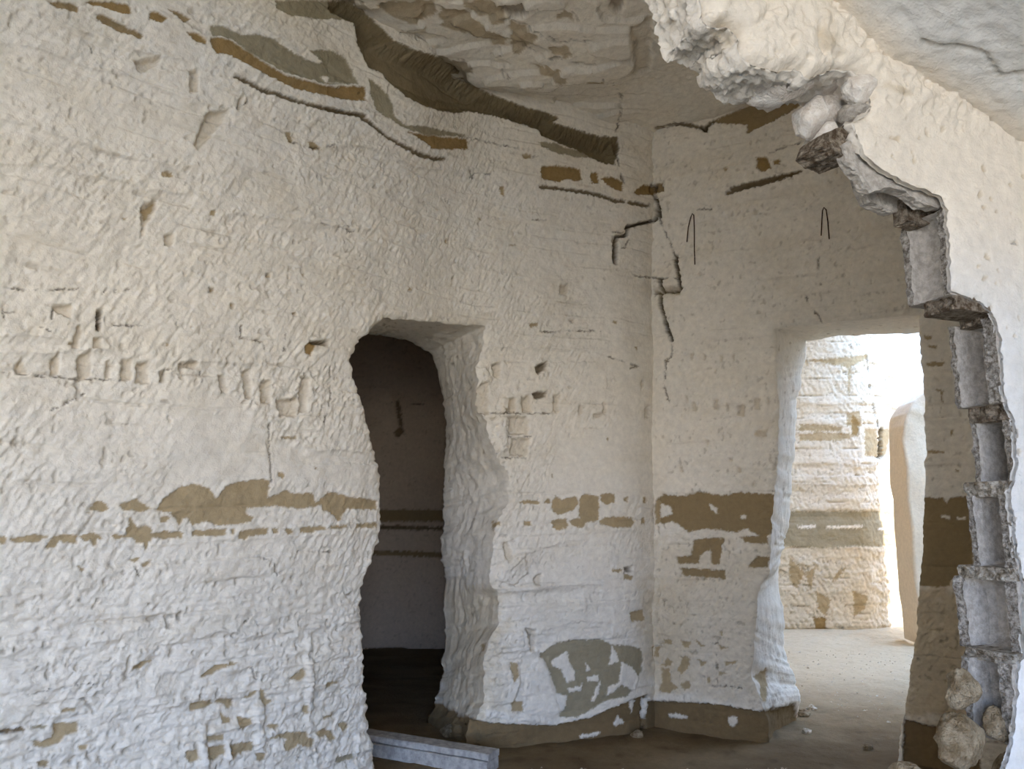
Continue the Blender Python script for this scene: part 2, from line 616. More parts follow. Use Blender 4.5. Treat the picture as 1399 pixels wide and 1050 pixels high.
WEAR_L, FAR_L = parse(WEAR), parse(FAR_WEAR)
PLASTER = lin(237, 230, 217)
COLS = {'T': lin(176, 157, 124), 'B': lin(150, 130, 97), 'O': lin(152, 126, 84), 'V': lin(158, 148, 124),
        'S': lin(212, 199, 174), 'F': lin(130, 110, 80), 'E': lin(205, 188, 158), 'D': lin(132, 117, 90), 'N': lin(142, 127, 100), 'dirt_shade': lin(120, 102, 74)}


def apply_wear(feats, U, V, colr, disp, rough, scale):
    """scale = metres per survey pixel at each point"""
    shp = U.shape
    for kind, pts in feats:
        q = np.array(pts)
        mg = 14
        sel = ((U > q[:, 0].min() - mg) & (U < q[:, 0].max() + mg) & (V > q[:, 1].min() - mg) & (V < q[:, 1].max() + mg))
        if not sel.any():
            continue
        u, v = U[sel], V[sel]
        sc = scale[sel]
        if kind in 'CGLK':
            d, _, ny = seg_dist(u, v, pts, False)
            if kind == 'L':
                below = sstep(-1, 9, v - ny) * (1 - sstep(9, 26, v - ny)) * (d < 26)
                disp[sel] -= 0.010 * below
                above = (1 - sstep(0, 10, ny - v)) * (v <= ny) * (d < 12)
                disp[sel] += 0.005 * above
                k = 0.22 * (1 - sstep(0.5, 2.2, d)) * np.clip(0.5 + perlin(u * .06, v * .06, 5) * 1.5, 0, 1)
                colr[sel] += (COLS['dirt_shade'] - colr[sel]) * k[:, None]  # thin shadow line put into the colour along the ledge
            else:
                w = {'C': 1.0, 'K': 2.4, 'G': 2.8}[kind]
                dep = {'C': 0.014, 'K': 0.05, 'G': 0.014}[kind]
                m = (1 - sstep(w * 0.5, w * 1.35, d)) * (1.0 if kind != 'C' else np.clip(0.65 + perlin(u * .08, v * .08, 6) * 1.6, 0, 1))
                disp[sel] -= dep * m
                c = COLS['dirt_shade'] * (0.55 if kind != 'G' else 0.85)  # crack interiors darkened in the colour, as the relief alone shades too little
                colr[sel] += (c - colr[sel]) * (m * (0.75 if kind == 'C' else 0.95))[:, None]
            continue
        d, _, _ = seg_dist(u, v, pts, True)
        sd = np.where(inside(u, v, pts), d, -d)
        m = sstep(-1.0, 1.0, sd)
        if kind in 'SE':
            m = sstep(-14, 22, sd + 26 * fbm(u * .05, v * .07, 9, 3))
        soft = sstep(-2.0, 3.0, sd)
        if kind in COLS and kind != 'D':
            colr[sel] += (COLS[kind] - colr[sel]) * m[:, None] * (0.6 if kind == 'S' else 1.0)
            disp[sel] -= {'T': 0.006, 'B': 0.010, 'O': 0.010, 'V': 0.006, 'S': 0.0, 'E': 0.0, 'F': 0.03, 'N': 0.004}[kind] * m
            if kind not in 'SE':
                rough[sel] *= 1 - 0.6 * m
        elif kind == 'D':
            colr[sel] += (COLS['D'] - colr[sel]) * m[:, None]
            disp[sel] -= 0.13 * sstep(-2, 16, sd)
            rough[sel] *= 1 - 0.5 * m
        elif kind == 'W':
            colr[sel] += (PLASTER - colr[sel]) * m[:, None]
            disp[sel] += 0.008 * soft
        elif kind == 'R':
            disp[sel] -= 0.038 * soft
            colr[sel] += (COLS['T'] - colr[sel]) * (0.35 * m)[:, None]  # tan tint stands in for the shade inside the recess
        elif kind == 'Q':
            disp[sel] -= 0.09 * soft
            colr[sel] += (COLS['dirt_shade'] - colr[sel]) * (0.8 * m)[:, None]  # deep recess darkened in the colour to stand in for its shade
        elif kind == 'P':
            disp[sel] += 0.022 * soft
        elif kind == 'M':
            rough[sel] *= 1 - 0.8 * sstep(-6, 8, sd)


# ------------------------------------------------------------------ materials
def new_mat(name):
    m = bpy.data.materials.new(name)
    m.use_nodes = True
    nt = m.node_tree
    b = nt.nodes['Principled BSDF']
    b.inputs['Roughness'].default_value = 0.95
    b.inputs['Specular IOR Level'].default_value = 0.15
    return m, nt, b


def bump_chain(nt, bsdf, scales, strength, dist):
    tc = nt.nodes.new('ShaderNodeTexCoord')
    prev = None
    for sc, st in zip(scales, strength):
        n = nt.nodes.new('ShaderNodeTexNoise')
        n.inputs['Scale'].default_value = sc
        n.inputs['Detail'].default_value = 4
        n.inputs['Roughness'].default_value = 0.6
        nt.links.new(tc.outputs['Object'], n.inputs['Vector'])
        b = nt.nodes.new('ShaderNodeBump')
        b.inputs['Strength'].default_value = st
        b.inputs['Distance'].default_value = dist
        nt.links.new(n.outputs['Fac'], b.inputs['Height'])
        if prev:
            nt.links.new(prev.outputs['Normal'], b.inputs['Normal'])
        prev = b
    nt.links.new(prev.outputs['Normal'], bsdf.inputs['Normal'])
    return tc


def rock_mat(name, bump=0.5):
    m, nt, b = new_mat(name)
    tc = bump_chain(nt, b, (38, 140), (bump, bump * 0.6), 0.01)
    at = nt.nodes.new('ShaderNodeAttribute')
    at.attribute_name = 'stone_colour'
    n = nt.nodes.new('ShaderNodeTexNoise')
    n.inputs['Scale'].default_value = 26
    n.inputs['Detail'].default_value = 6
    n.inputs['Roughness'].default_value = 0.65
    nt.links.new(tc.outputs['Object'], n.inputs['Vector'])
    r = nt.nodes.new('ShaderNodeMapRange')
    r.inputs['From Min'].default_value = 0.3
    r.inputs['From Max'].default_value = 0.7
    r.inputs['To Min'].default_value = 0.88
    r.inputs['To Max'].default_value = 1.06
    nt.links.new(n.outputs['Fac'], r.inputs['Value'])
    mx = nt.nodes.new('ShaderNodeMix')
    mx.data_type = 'RGBA'
    mx.blend_type = 'MULTIPLY'
    mx.inputs['Factor'].default_value = 1.0
    nt.links.new(at.outputs['Color'], mx.inputs[6])
    nt.links.new(r.outputs['Result'], mx.inputs[7])
    nt.links.new(mx.outputs[2], b.inputs['Base Color'])
    return m


def plain_mat(name, c1, c2, scale=30, bump=0.5, bscale=(60, 220), detail=5, dist=0.01, lo=0.38, hi=0.62):
    m, nt, b = new_mat(name)
    tc = bump_chain(nt, b, bscale, (bump, bump * 0.7), dist)
    n = nt.nodes.new('ShaderNodeTexNoise')
    n.inputs['Scale'].default_value = scale
    n.inputs['Detail'].default_value = detail
    n.inputs['Roughness'].default_value = 0.65
    nt.links.new(tc.outputs['Object'], n.inputs['Vector'])
    cr = nt.nodes.new('ShaderNodeValToRGB')
    cr.color_ramp.elements[0].position = lo
    cr.color_ramp.elements[1].position = hi
    cr.color_ramp.elements[0].color = (*c1, 1)
    cr.color_ramp.elements[1].color = (*c2, 1)
    nt.links.new(n.outputs['Fac'], cr.inputs['Fac'])
    nt.links.new(cr.outputs['Color'], b.inputs['Base Color'])
    return m


M_WALL = rock_mat('whitewashed_rock')
M_SOIL = rock_mat('trodden_soil', 0.8)
M_CONC = plain_mat('grey_concrete', lin(158, 152, 144), lin(190, 184, 176), 60, 0.5, (90, 320))
M_MORTAR = plain_mat('rough_mortar', lin(120, 108, 92), lin(205, 198, 186), 60, 1.0, (70, 200), dist=0.02)
M_AGG = plain_mat('broken_aggregate', lin(118, 109, 98), lin(206, 200, 192), 95, 1.0, (110, 300), dist=0.015, lo=0.38, hi=0.64)
M_BROWN_MORTAR = plain_mat('earthy_mortar', lin(98, 82, 66), lin(168, 156, 140), 60, 1.0, (70, 200), dist=0.02)
M_LIME = plain_mat('lime_lump', lin(196, 186, 176), lin(226, 222, 216), 20, 0.6, (40, 160))
M_STONE = plain_mat('rubble_stone', lin(128, 110, 84), lin(186, 170, 144), 22, 1.0, (45, 190), dist=0.02)
M_BEAM = plain_mat('weathered_grey', lin(150, 148, 146), lin(186, 184, 180), 24, 0.3, (40, 200))
M_IRON = plain_mat('rusty_iron', lin(52, 38, 28), lin(92, 70, 50), 80, 0.4)
M_GRIT = plain_mat('pale_grit', lin(150, 134, 108), lin(214, 204, 188), 30, 0.4)


# ------------------------------------------------------------------ mesh helpers
def link_obj(name, me, mat, parent=None, kind=None, label=None):
    o = bpy.data.objects.new(name, me)
    COL.objects.link(o)
    if mat:
        me.materials.append(mat)
    if parent:
        o.parent = parent
    if kind:
        o['kind'] = kind
    if label:
        o['label'] = label
    return o


def np_mesh(name, verts, quads, colour=None):
    me = bpy.data.meshes.new(name)
    nv, nq = len(verts), len(quads)
    me.vertices.add(nv)
    me.vertices.foreach_set('co', np.ascontiguousarray(verts, np.float32).ravel())
    me.loops.add(nq * 4)
    me.loops.foreach_set('vertex_index', np.ascontiguousarray(quads, np.int32).ravel())
    me.polygons.add(nq)
    me.polygons.foreach_set('loop_start', np.arange(0, nq * 4, 4, dtype=np.int32))
    me.polygons.foreach_set('use_smooth', np.ones(nq, bool))
    me.update(calc_edges=True)
    me.validate()
    if colour is not None:
        at = me.attributes.new('stone_colour', 'FLOAT_COLOR', 'POINT')
        c4 = np.ones((nv, 4), np.float32)
        c4[:, :3] = np.clip(colour, 0, 1)
        at.data.foreach_set('color', c4.ravel())
    return me


def grid_quads(nj, ni, flip=False):
    idx = np.arange(nj * ni).reshape(nj, ni)
    a, b, c, d = idx[:-1, :-1], idx[:-1, 1:], idx[1:, 1:], idx[1:, :-1]
    q = np.stack([a, b, c, d] if not flip else [a, d, c, b], -1).reshape(-1, 4)
    return q


def compact(verts, quads, colour):
    used = np.zeros(len(verts), bool)
    used[quads.ravel()] = True
    remap = np.cumsum(used) - 1
    return verts[used], remap[quads], (colour[used] if colour is not None else None)


def grid_obj(name, P, colour, mat, keep=None, flip=False, **kw):
    nj, ni = P.shape[:2]
    q = grid_quads(nj, ni, flip)
    v = P.reshape(-1, 3)
    c = colour.reshape(-1, 3) if colour is not None else None
    if keep is not None:
        q = q[keep.reshape(-1)]
        v, q, c = compact(v, q, c)
    return link_obj(name, np_mesh(name, v, q, c), mat, **kw)


# ------------------------------------------------------------------ rock relief
def relief(S, Z, seed, rough, strokes=1.0, angle=1.05, strata=1.0):
    """room-ward displacement in metres and a mask of chipped plaster"""
    big = 0.030 * fbm(S * 1.1, Z * 1.1, seed, 3) + 0.016 * fbm(S * 4.5, Z * 5.5, seed + 3, 3)
    # horizontal beds: every bed sits a little further out or in, its joint eaten away here and there
    zz = Z + 0.03 * perlin(S * 0.9, Z * 0.5, seed + 5) + 0.006 * perlin(S * 9, Z * 6, seed + 6)
    bed = zz / 0.105 + 0.35 * np.sin(zz * 9.0)
    bi = np.floor(bed)
    bf = bed - bi
    r0 = _ang[(bi.astype(int) * 37 + seed * 101) % 4096] / 6.283
    r1 = _ang[((bi.astype(int) + 1) * 37 + seed * 101) % 4096] / 6.283
    step = r0 + (r1 - r0) * sstep(0.82, 1.0, bf)
    act = np.clip(0.5 + 1.2 * perlin(S * 0.8, bi * 7.31, seed + 7), 0, 1)
    bedd = strata * 0.014 * (step - 0.5) * act
    joint = sstep(0.80, 0.93, bf) * (1 - sstep(0.95, 1.0, bf)) * np.clip(perlin(S * 3.1, bi * 3.7, seed + 8) * 2.2 - 0.1, 0, 1)
    bedd = bedd - strata * 0.012 * joint
    # pick strokes
    ca, sa = math.cos(angle), math.sin(angle)
    p = S * ca + Z * sa
    q = -S * sa + Z * ca
    st = 0.0080 * perlin(p * 9, q * 30, seed + 9) + 0.0075 * np.abs(perlin(p * 12, q * 36, seed + 10)) + 0.0045 * perlin(p * 19, q * 62, seed + 21)
    zone = np.clip(0.8 + 1.1 * fbm(S * 1.3, Z * 1.6, seed + 11, 2), 0.3, 1.35)
    fine = 0.009 * fbm(S * 22, Z * 26, seed + 12, 3) + 0.0022 * perlin(S * 95, Z * 95, seed + 13)
    # little chipped pits, mostly along the joints
    pn = perlin(S * 38, Z * 27, seed + 14) + 0.6 * perlin(S * 6, Z * 10, seed + 15) + 0.3 * joint
    pit = sstep(0.62, 0.80, pn) * np.clip(0.4 + rough, 0, 1)
    zn = np.clip(0.15 + 1.3 * fbm(S * 1.6, Z * 3.1, seed + 16, 3), 0, 1)
    ch = perlin(S * 44, Z * 85, seed + 17) + 0.5 * perlin(S * 15, Z * 30, seed + 18)
    chip2 = sstep(0.50, 0.66, ch) * zn + sstep(0.55, 0.7, perlin(p * 30, q * 75, seed + 19) + 0.4 * perlin(p * 9, q * 9, seed + 20)) * np.clip(zone - 0.4, 0, 1)
    chip2 = np.clip(chip2, 0, 1) * np.clip(rough, 0, 1.2)
    d = big - 0.010 * chip2 + bedd * (0.4 + 0.6 * rough) + rough * (strokes * zone * st + fine) - 0.012 * pit * rough
    return d, np.clip(pit * 0.42 + 0.42 * chip2 + 0.16 * joint * strata, 0, 1)


class Face:
    """a rock face that stands on a plan curve"""

    def __init__(self, plan, lean, seed, feats, rough_fn=None, strokes=1.0, angle=1.05, strata=1.0, shift=(0, 0, 0), base_col=None):
        p = np.array(plan, float)
        # Catmull-Rom through the plan points
        ext = np.vstack([2 * p[0] - p[1], p, 2 * p[-1] - p[-2]])
        out = []
        for k in range(len(p) - 1):
            a, b, c, d = ext[k:k + 4]
            for t in np.linspace(0, 1, 40, endpoint=False):
                out.append(0.5 * ((2 * b) + (-a + c) * t + (2 * a - 5 * b + 4 * c - d) * t * t + (-a + 3 * b - 3 * c + d) * t ** 3))
        out.append(p[-1])
        c = np.array(out)
        ds = np.linalg.norm(np.diff(c, axis=0), axis=1)
        self.s = np.concatenate([[0], np.cumsum(ds)])
        self.len = self.s[-1]
        self.c = c
        t = np.gradient(c, self.s, axis=0)
        t /= np.linalg.norm(t, axis=1)[:, None]
        self.n = np.stack([t[:, 1], -t[:, 0]], 1)
        self.lean, self.seed, self.feats = lean, seed, feats
        self.rough_fn, self.strokes, self.angle, self.strata = rough_fn, strokes, angle, strata
        self.shift = np.array(shift, float)
        self.holes = []
        self.flaky = 0.0
        self.base_col = PLASTER if base_col is None else base_col

    def base(self, S, Z):
        x = np.interp(S, self.s, self.c[:, 0])
        y = np.interp(S, self.s, self.c[:, 1])
        nx = np.interp(S, self.s, self.n[:, 0])
        ny = np.interp(S, self.s, self.n[:, 1])
        off = self.lean(S, Z)
        P = np.stack([x + nx * off, y + ny * off, Z], -1) + self.shift
        return P, np.stack([nx, ny, np.zeros_like(nx)], -1)

    def find(self, uv):
        """(s, z) on the undisplaced face for survey points"""
        uv = np.asarray(uv, float)
        gs, gz = np.meshgrid(np.linspace(0, self.len, 120), np.linspace(-0.3, 5, 90))
        gu, gv = survey(self.base(gs, gz)[0])
        S = np.empty(len(uv))
        Z = np.empty(len(uv))
        for k, (u, v) in enumerate(uv):
            i = np.argmin((gu - u) ** 2 + (gv - v) ** 2)
            S[k], Z[k] = gs.flat[i], gz.flat[i]
        for _ in range(8):
            u0, v0 = survey(self.base(S, Z)[0])
            e = 1e-3
            us, vs_ = survey(self.base(S + e, Z)[0])
            uz, vz = survey(self.base(S, Z + e)[0])
            a, b = (us - u0) / e, (uz - u0) / e
            c, d = (vs_ - v0) / e, (vz - v0) / e
            det = a * d - b * c
            det = np.where(np.abs(det) < 1e-3, 1e-3, det)
            ru, rv = uv[:, 0] - u0, uv[:, 1] - v0
            S = np.clip(S + np.clip((d * ru - b * rv) / det, -.3, .3), 0, self.len)
            Z = np.clip(Z + np.clip((-c * ru + a * rv) / det, -.3, .3), -0.5, 5)
        return S, Z

    def eval(self, S, Z):
        shp = S.shape
        S = S.ravel()
        Z = Z.ravel()
        P, N = self.base(S, Z)
        U, V = survey(P)
        dist = np.linalg.norm(P - EYE, axis=-1)
        ju = 2.6 * fbm(S * 34, Z * 34, self.seed + 40, 3) + 1.0 * perlin(S * 110, Z * 110, self.seed + 41)
        jv = 2.6 * fbm(S * 34, Z * 34, self.seed + 42, 3) + 1.0 * perlin(S * 110, Z * 110, self.seed + 43)
        rough = np.ones_like(S) * (1.0 if self.rough_fn is None else self.rough_fn(S, Z, U, V))
        colr = np.repeat(self.base_col[None], len(S), 0).astype(np.float32)
        tone = fbm(S * 1.7, Z * 2.3, self.seed + 44, 4)
        colr *= (1 + 0.06 * tone)[:, None]
        warm = np.clip(fbm(S * 2.2, Z * 5.5, self.seed + 45, 4) * 1.4, 0, 1)
        colr += (COLS['S'] - colr) * (0.35 * warm)[:, None]
        fd = np.zeros_like(S)
        if self.feats:
            apply_wear(self.feats, U + ju, V + jv, colr, fd, rough, dist / FPX)
        flaky = self.flaky * sstep(735, 830, V)
        d, chip = relief(S, Z, self.seed, rough, self.strokes * (1 - 0.6 * flaky), self.angle, self.strata)
        d = d + flaky * rough * (0.010 * perlin(S * 5 + 2 * Z, Z * 24, self.seed + 50) + 0.010 * np.abs(perlin(S * 11, Z * 34, self.seed + 51)) + 0.008 * fbm(S * 9, Z * 13, self.seed + 52, 3))
        colr += (COLS['T'] * 0.55 - colr) * (chip * np.clip(rough, 0, 1))[:, None]  # chipped plaster bares tan, darkened further where the relief shades too little
        d = d + fd
        for hs in self.holes:
            q = np.array(hs)
            sel = (S > q[:, 0].min() - .1) & (S < q[:, 0].max() + .1) & (Z < q[:, 1].max() + .1)
            if sel.any():
                dd, _, _ = seg_dist(S[sel].astype(np.float32), Z[sel].astype(np.float32), q, True)
                d[sel] -= 0.020 * np.exp(-dd / 0.015)
        return (P + N * d[:, None]).reshape(*shp, 3), colr.reshape(*shp, 3)

    def build(self, name, step, z0, z1, fine=None, **kw):
        f0, f1 = fine or (0, self.len)            # closely meshed between f0 and f1 along the wall
        sg = np.concatenate([np.linspace(0, f0, int(f0 / 0.04) + 1)[:-1], np.linspace(f0, f1, int((f1 - f0) / step) + 1),
                             np.linspace(f1, self.len, int((self.len - f1) / 0.04) + 1)[1:]])
        S, Z = np.meshgrid(sg, np.linspace(z0, z1, int((z1 - z0) / step) + 1))
        S = S.copy()
        Z = Z.copy()
        keep = np.ones((S.shape[0] - 1, S.shape[1] - 1), bool)
        for hs in self.holes:
            q = np.array(hs)
            sel = (S > q[:, 0].min() - .01) & (S < q[:, 0].max() + .01) & (Z < q[:, 1].max() + .01)
            ins = np.zeros(S.shape, bool)
            ps, pz = S[sel].astype(np.float32), Z[sel].astype(np.float32)
            it = inside(ps, pz, q)
            ins[sel] = it
            alli = ins[:-1, :-1] & ins[1:, :-1] & ins[:-1, 1:] & ins[1:, 1:]
            keep &= ~alli
            _, nx, ny = seg_dist(ps, pz, q, True)
            S[sel] = np.where(it, nx, ps)
            Z[sel] = np.where(it, ny, pz)
        P, c = self.eval(S, Z)
        return grid_obj(name, P, c, M_WALL, keep, **kw)


def densify(pairs, step=3.0):
    """pairs of outer and inner survey points, filled in evenly"""
    o, i = [], []
    for (a, b), (c, d) in zip(pairs[:-1], pairs[1:]):
        n = max(1, int(math.hypot(c[0] - a[0], c[1] - a[1]) / step))
        for k in range(n):
            t = k / n
            o.append((a[0] + (c[0] - a[0]) * t, a[1] + (c[1] - a[1]) * t))
            i.append((b[0] + (d[0] - b[0]) * t, b[1] + (d[1] - b[1]) * t))
    o.append(pairs[-1][0])
    i.append(pairs[-1][1])
    return np.array(o, float), np.array(i, float)


def opening(face, pairs, depth, jit, seed):
    """registers a hole in the face; returns ring data for its reveal"""
    o, i = densify(pairs)
    t = np.arange(len(o)) * 0.3
    o[:, 0] += jit * (0.9 * perlin(t * .5, t * 0 + .5, seed) + 0.6 * perlin(t * 1.7, t * 0 + .5, seed + 1) + 0.4 * perlin(t * 4.3, t * 0 + .5, seed + 7))
    o[:, 1] += jit * 0.5 * perlin(t, t * 0 + 9.5, seed + 2)
    i[:, 0] += jit * 1.3 * (0.9 * perlin(t * .37, t * 0 + 4.5, seed + 3) + 0.5 * perlin(t * 1.3, t * 0 + 4.5, seed + 4) + 0.3 * perlin(t * 4.1, t * 0 + 4.5, seed + 5))
    i[:, 1] += jit * 0.6 * perlin(t * .9, t * 0 + 2.5, seed + 6)
    S, Z = face.find(o)
    hs = np.stack([S, Z], 1)
    hole = [(hs[0, 0], -0.6)] + [tuple(r) for r in hs] + [(hs[-1, 0], -0.6)]
    face.holes.append(hole)
    keep = face.shift.copy()
    face.shift = keep + np.array(depth)
    Si, Zi = face.find(i)
    I, _ = face.base(Si, Zi)
    face.shift = keep
    return hs, I


def reveal(name, face, hs, I, rows, seed, amp, feats, flange=1.6, rough=1.0, base_col=None, **kw):
    S, Z = hs[:, 0], hs[:, 1]
    O, _ = face.eval(S[None], Z[None])
    O = O[0]
    n = len(O)
    T = np.linspace(0, 1, rows)[:, None, None]
    base = O[None] * (1 - T) + I[None] * T
    t1 = np.gradient(base, axis=1)
    t0 = np.gradient(base, axis=0)
    N = np.cross(t1, t0)
    N /= np.linalg.norm(N, axis=-1, keepdims=True) + 1e-9
    arc = np.concatenate([[0], np.cumsum(np.linalg.norm(np.diff(O, axis=0), axis=1))])
    dep = np.linalg.norm(I - O, axis=1).mean() * np.linspace(0, 1, rows)
    A, D = np.meshgrid(arc, dep)
    # towards the opening: up on the jambs means down on the soffit, so orient on the centre
    cen = base.mean(1, keepdims=True)
    sgn = np.sign(np.sum((cen - base) * N, -1))
    sgn = np.sign(np.median(sgn))
    N = N * sgn
    env = np.sin(np.pi * np.clip(T[..., 0], 0, 1)) ** 0.5 * np.ones_like(A)
    d = amp * (0.8 * fbm(A * 2.2, D * 2, seed, 3) + 0.5 * perlin(A * 8, D * 10, seed + 1) + 0.45 * perlin(A * 13, D * 34, seed + 3) + 0.25 * perlin(A * 40, D * 60, seed + 2))
    P = base + N * (d * env)[..., None]
    U, V = survey(base)
    ju = 2.5 * fbm(A * 30, D * 30, seed + 5, 3)
    col = np.repeat(((PLASTER if base_col is None else base_col)[None]), A.size, 0).astype(np.float32)
    col *= (1 + 0.05 * fbm(A * 3, D * 3, seed + 6, 3)).reshape(-1, 1)
    fd = np.zeros(A.size)
    rr = np.ones(A.size)
    apply_wear(feats, (U + ju).ravel(), (V + ju[::-1]).ravel(), col, fd, rr, np.full(A.size, .005))
    P = P + N * fd.reshape(A.shape)[..., None] * env[..., None]
    pit = sstep(0.62, 0.85, perlin(A * 22, D * 16, seed + 8) + 0.5 * perlin(A * 6, D * 7, seed + 9)).reshape(-1, 1)
    col += (COLS['T'] * 0.8 - col) * pit * 0.5
    col = col.reshape(*A.shape, 3)
    # the back face of the rock around the opening
    c0 = I.mean(0)
    outw = I - c0
    k = np.array(depth_dir(I, O))
    outw = outw - k * (outw @ k)[:, None]
    outw /= np.linalg.norm(outw, axis=1)[:, None] + 1e-9
    extra = np.stack([I + outw * f for f in (0.03, 0.3, flange)])
    P = np.concatenate([P, extra], 0)
    col = np.concatenate([col, np.repeat(col[-1:], 3, 0)], 0)
    return grid_obj(name, P, col, M_WALL, **kw)


def depth_dir(I, O):
    d = (I - O).mean(0)
    return d / np.linalg.norm(d)


# ================================================================== THE SETTING
def tag_struct(o):
    o['kind'] = 'structure'
    return o


def lean_left(S, Z):
    return 0.05 * (Z - 1.5) + 0.10 * sstep(3.3, 4.3, Z) * np.clip(perlin(S * 1.1, Z * 0 + .3, 71) + 0.4, 0, 1)


def rough_left(S, Z, U, V):
    r = 0.60 + 0.12 * sstep(420, 520, V) + 0.38 * sstep(740, 900, V) * sstep(620, 420, U)
    r = r * (1 - 0.35 * sstep(640, 760, U))
    return r


PLAN_LEFT = [(-3.3, 1.2), (-2.80, 2.35), (-2.05, 3.22), (-1.5, 3.75), (-0.96, 4.33), (-0.42, 5.02), (0.25, 5.40), (0.80, 5.58), (1.08, 5.80), (1.35, 6.10)]
PLAN_BACK = [(0.72, 6.20), (0.99, 5.84), (1.20, 5.64), (1.6, 5.42), (2.1, 5.15), (2.8, 4.82), (3.8, 4.30)]
left = Face(PLAN_LEFT, lean_left, 3, WEAR_L, rough_left)
left.flaky = 1.0
back = Face(PLAN_BACK, lambda S, Z: 0.03 * (Z - 1.5), 23, WEAR_L, lambda S, Z, U, V: 0.62 + 0.25 * sstep(500, 760, V), strokes=0.9, angle=0.9)

DOOR_L = [((520, 1085), (455, 1075)), ((514, 1050), (452, 1040)), ((510, 1000), (450, 995)), ((498, 930), (446, 930)), ((495, 860), (445, 860)), ((496, 805), (446, 805)),
          ((507, 770), (448, 770)), ((518, 740), (450, 740)), ((521, 700), (452, 700)), ((519, 650), (450, 650)), ((512, 610), (448, 610)),
          ((503, 575), (446, 575)), ((498, 545), (444, 545)), ((487, 520), (440, 525)), ((481, 493), (438, 505)), ((489, 472), (440, 482)),
          ((500, 457), (448, 462)), ((525, 433), (500, 456)), ((570, 437), (530, 459)), ((620, 441), (558, 466)), ((665, 444), (585, 480)),
          ((664, 458), (592, 488)), ((659, 486), (599, 505)), ((652, 503), (602, 536)), ((656, 530), (606, 560)), ((657, 556), (607, 585)),
          ((666, 582), (607, 610)), ((680, 621), (607, 650)), ((695, 648), (607, 680)), ((694, 688), (606, 705)), ((680, 710), (603, 728)),
          ((676, 745), (604, 757)), ((670, 790), (607, 790)), ((684, 815), (606, 832)), ((684, 854), (607, 868)), ((670, 868), (607, 889)),
          ((664, 900), (603, 922)), ((664, 960), (598, 955)), ((652, 985), (583, 988)), ((646, 1010), (578, 1006)), ((640, 1060), (570, 1060))]
hsL, IL = opening(left, DOOR_L, (-0.42, 0.78, 0.0), 3.0, 301)
DOOR_R = [((1052, 1075), (1098, 1062)), ((1047, 990), (1088, 985)), ((1041, 962), (1094, 955)), ((1026, 925), (1088, 930)), ((1030, 880), (1076, 902)), ((1034, 830), (1069, 836)),
          ((1037, 800), (1064, 782)), ((1050, 785), (1066, 760)), ((1053, 712), (1075, 728)), ((1056, 685), (1078, 690)), ((1060, 645), (1083, 655)), ((1063, 600), (1086, 600)),
          ((1063, 560), (1089, 550)), ((1060, 510), (1096, 505)), ((1060, 447), (1103, 466)), ((1120, 441), (1140, 459)), ((1200, 434), (1215, 456)),
          ((1257, 428), (1285, 454)), ((1258, 470), (1300, 480)), ((1263, 530), (1305, 540)), ((1265, 600), (1308, 610)), ((1264, 690), (1308, 690)), ((1262, 720), (1306, 720)),
          ((1258, 790), (1304, 790)), ((1253, 860), (1300, 860)), ((1243, 930), (1292, 930)), ((1237, 975), (1285, 975)), ((1231, 1000), (1278, 1000)), ((1225, 1080), (1270, 1060))]
hsR, IR = opening(back, DOOR_R, (0.42, 0.62, 0.0), 2.2, 401)

wl = tag_struct(left.build('wall_left', 0.006, -0.1, 4.65, fine=(1.85, left.len - 0.25)))
wb = tag_struct(back.build('wall_back', 0.007, -0.1, 4.65, fine=(0.25, 2.75)))
tag_struct(reveal('door_1', left, hsL, IL, 46, 501, 0.020, WEAR_L))
tag_struct(reveal('door_2', back, hsR, IR, 40, 601, 0.016, [f for f in WEAR_L if f[0] in 'TF'], flange=1.5))


# main ceiling
def spaced(a, b, c, d, fine, coarse):
    return np.concatenate([np.arange(a, b, coarse), np.arange(b, c, fine), np.arange(c, d + coarse, coarse)])


gx = spaced(-4.0, -1.9, 2.6, 4.6, 0.012, 0.08)
gy = spaced(0.6, 3.4, 6.1, 6.6, 0.012, 0.08)
X, Y = np.meshgrid(gx, gy)
Pc = np.stack([X, Y, np.full_like(X, 4.45)], -1)
U, V = survey(Pc)
ju = 7 * fbm(X * 14, Y * 14, 81, 4)
jv = 7 * fbm(X * 14, Y * 14, 82, 4)
ccol = np.repeat(PLASTER[None], X.size, 0).astype(np.float32)
ccol *= (1 + 0.06 * fbm(X * 2, Y * 2, 83, 3)).reshape(-1, 1)
cd = np.zeros(X.size)
cr_ = np.ones(X.size)
apply_wear(WEAR_L, (U + ju).ravel(), (V + jv).ravel(), ccol, cd, cr_, np.full(X.size, .005))
ccol += (PLASTER - ccol) * 0.22
cd = np.clip(cd, -0.06, 0.05)
plates = np.floor(2.4 * fbm(X * 0.9, Y * 2.0, 84, 3) * 2) * 0.03
rel = 0.05 * fbm(X * 1.2, Y * 1.2, 85, 3) + 0.010 * fbm(X * 9, Y * 9, 86, 3) + 0.004 * fbm(X * 30, Y * 30, 87, 2)
smooth_right = sstep(0.7, 1.1, X)
dz = (plates * (1 - smooth_right) + rel) + (-cd).reshape(X.shape) * 0.8
Pc[..., 2] += dz
tag_struct(grid_obj('ceiling', Pc, ccol.reshape(*X.shape, 3), M_WALL, flip=True))

# floor: trodden earth, one sheet from the entrance to the far chambers and out into the yard
fx = np.concatenate([np.arange(-22, -4, 1.5), np.arange(-4, 0, 0.10), np.arange(0, 6, 0.026), np.arange(6, 9, 0.1), np.arange(9, 30, 1.5)])
fy = np.concatenate([np.arange(-24, -2, 1.5), np.arange(-2, 3.9, 0.12), np.arange(3.9, 11.2, 0.026), np.arange(11.2, 13, 0.3)])
X, Y = np.meshgrid(fx, fy)


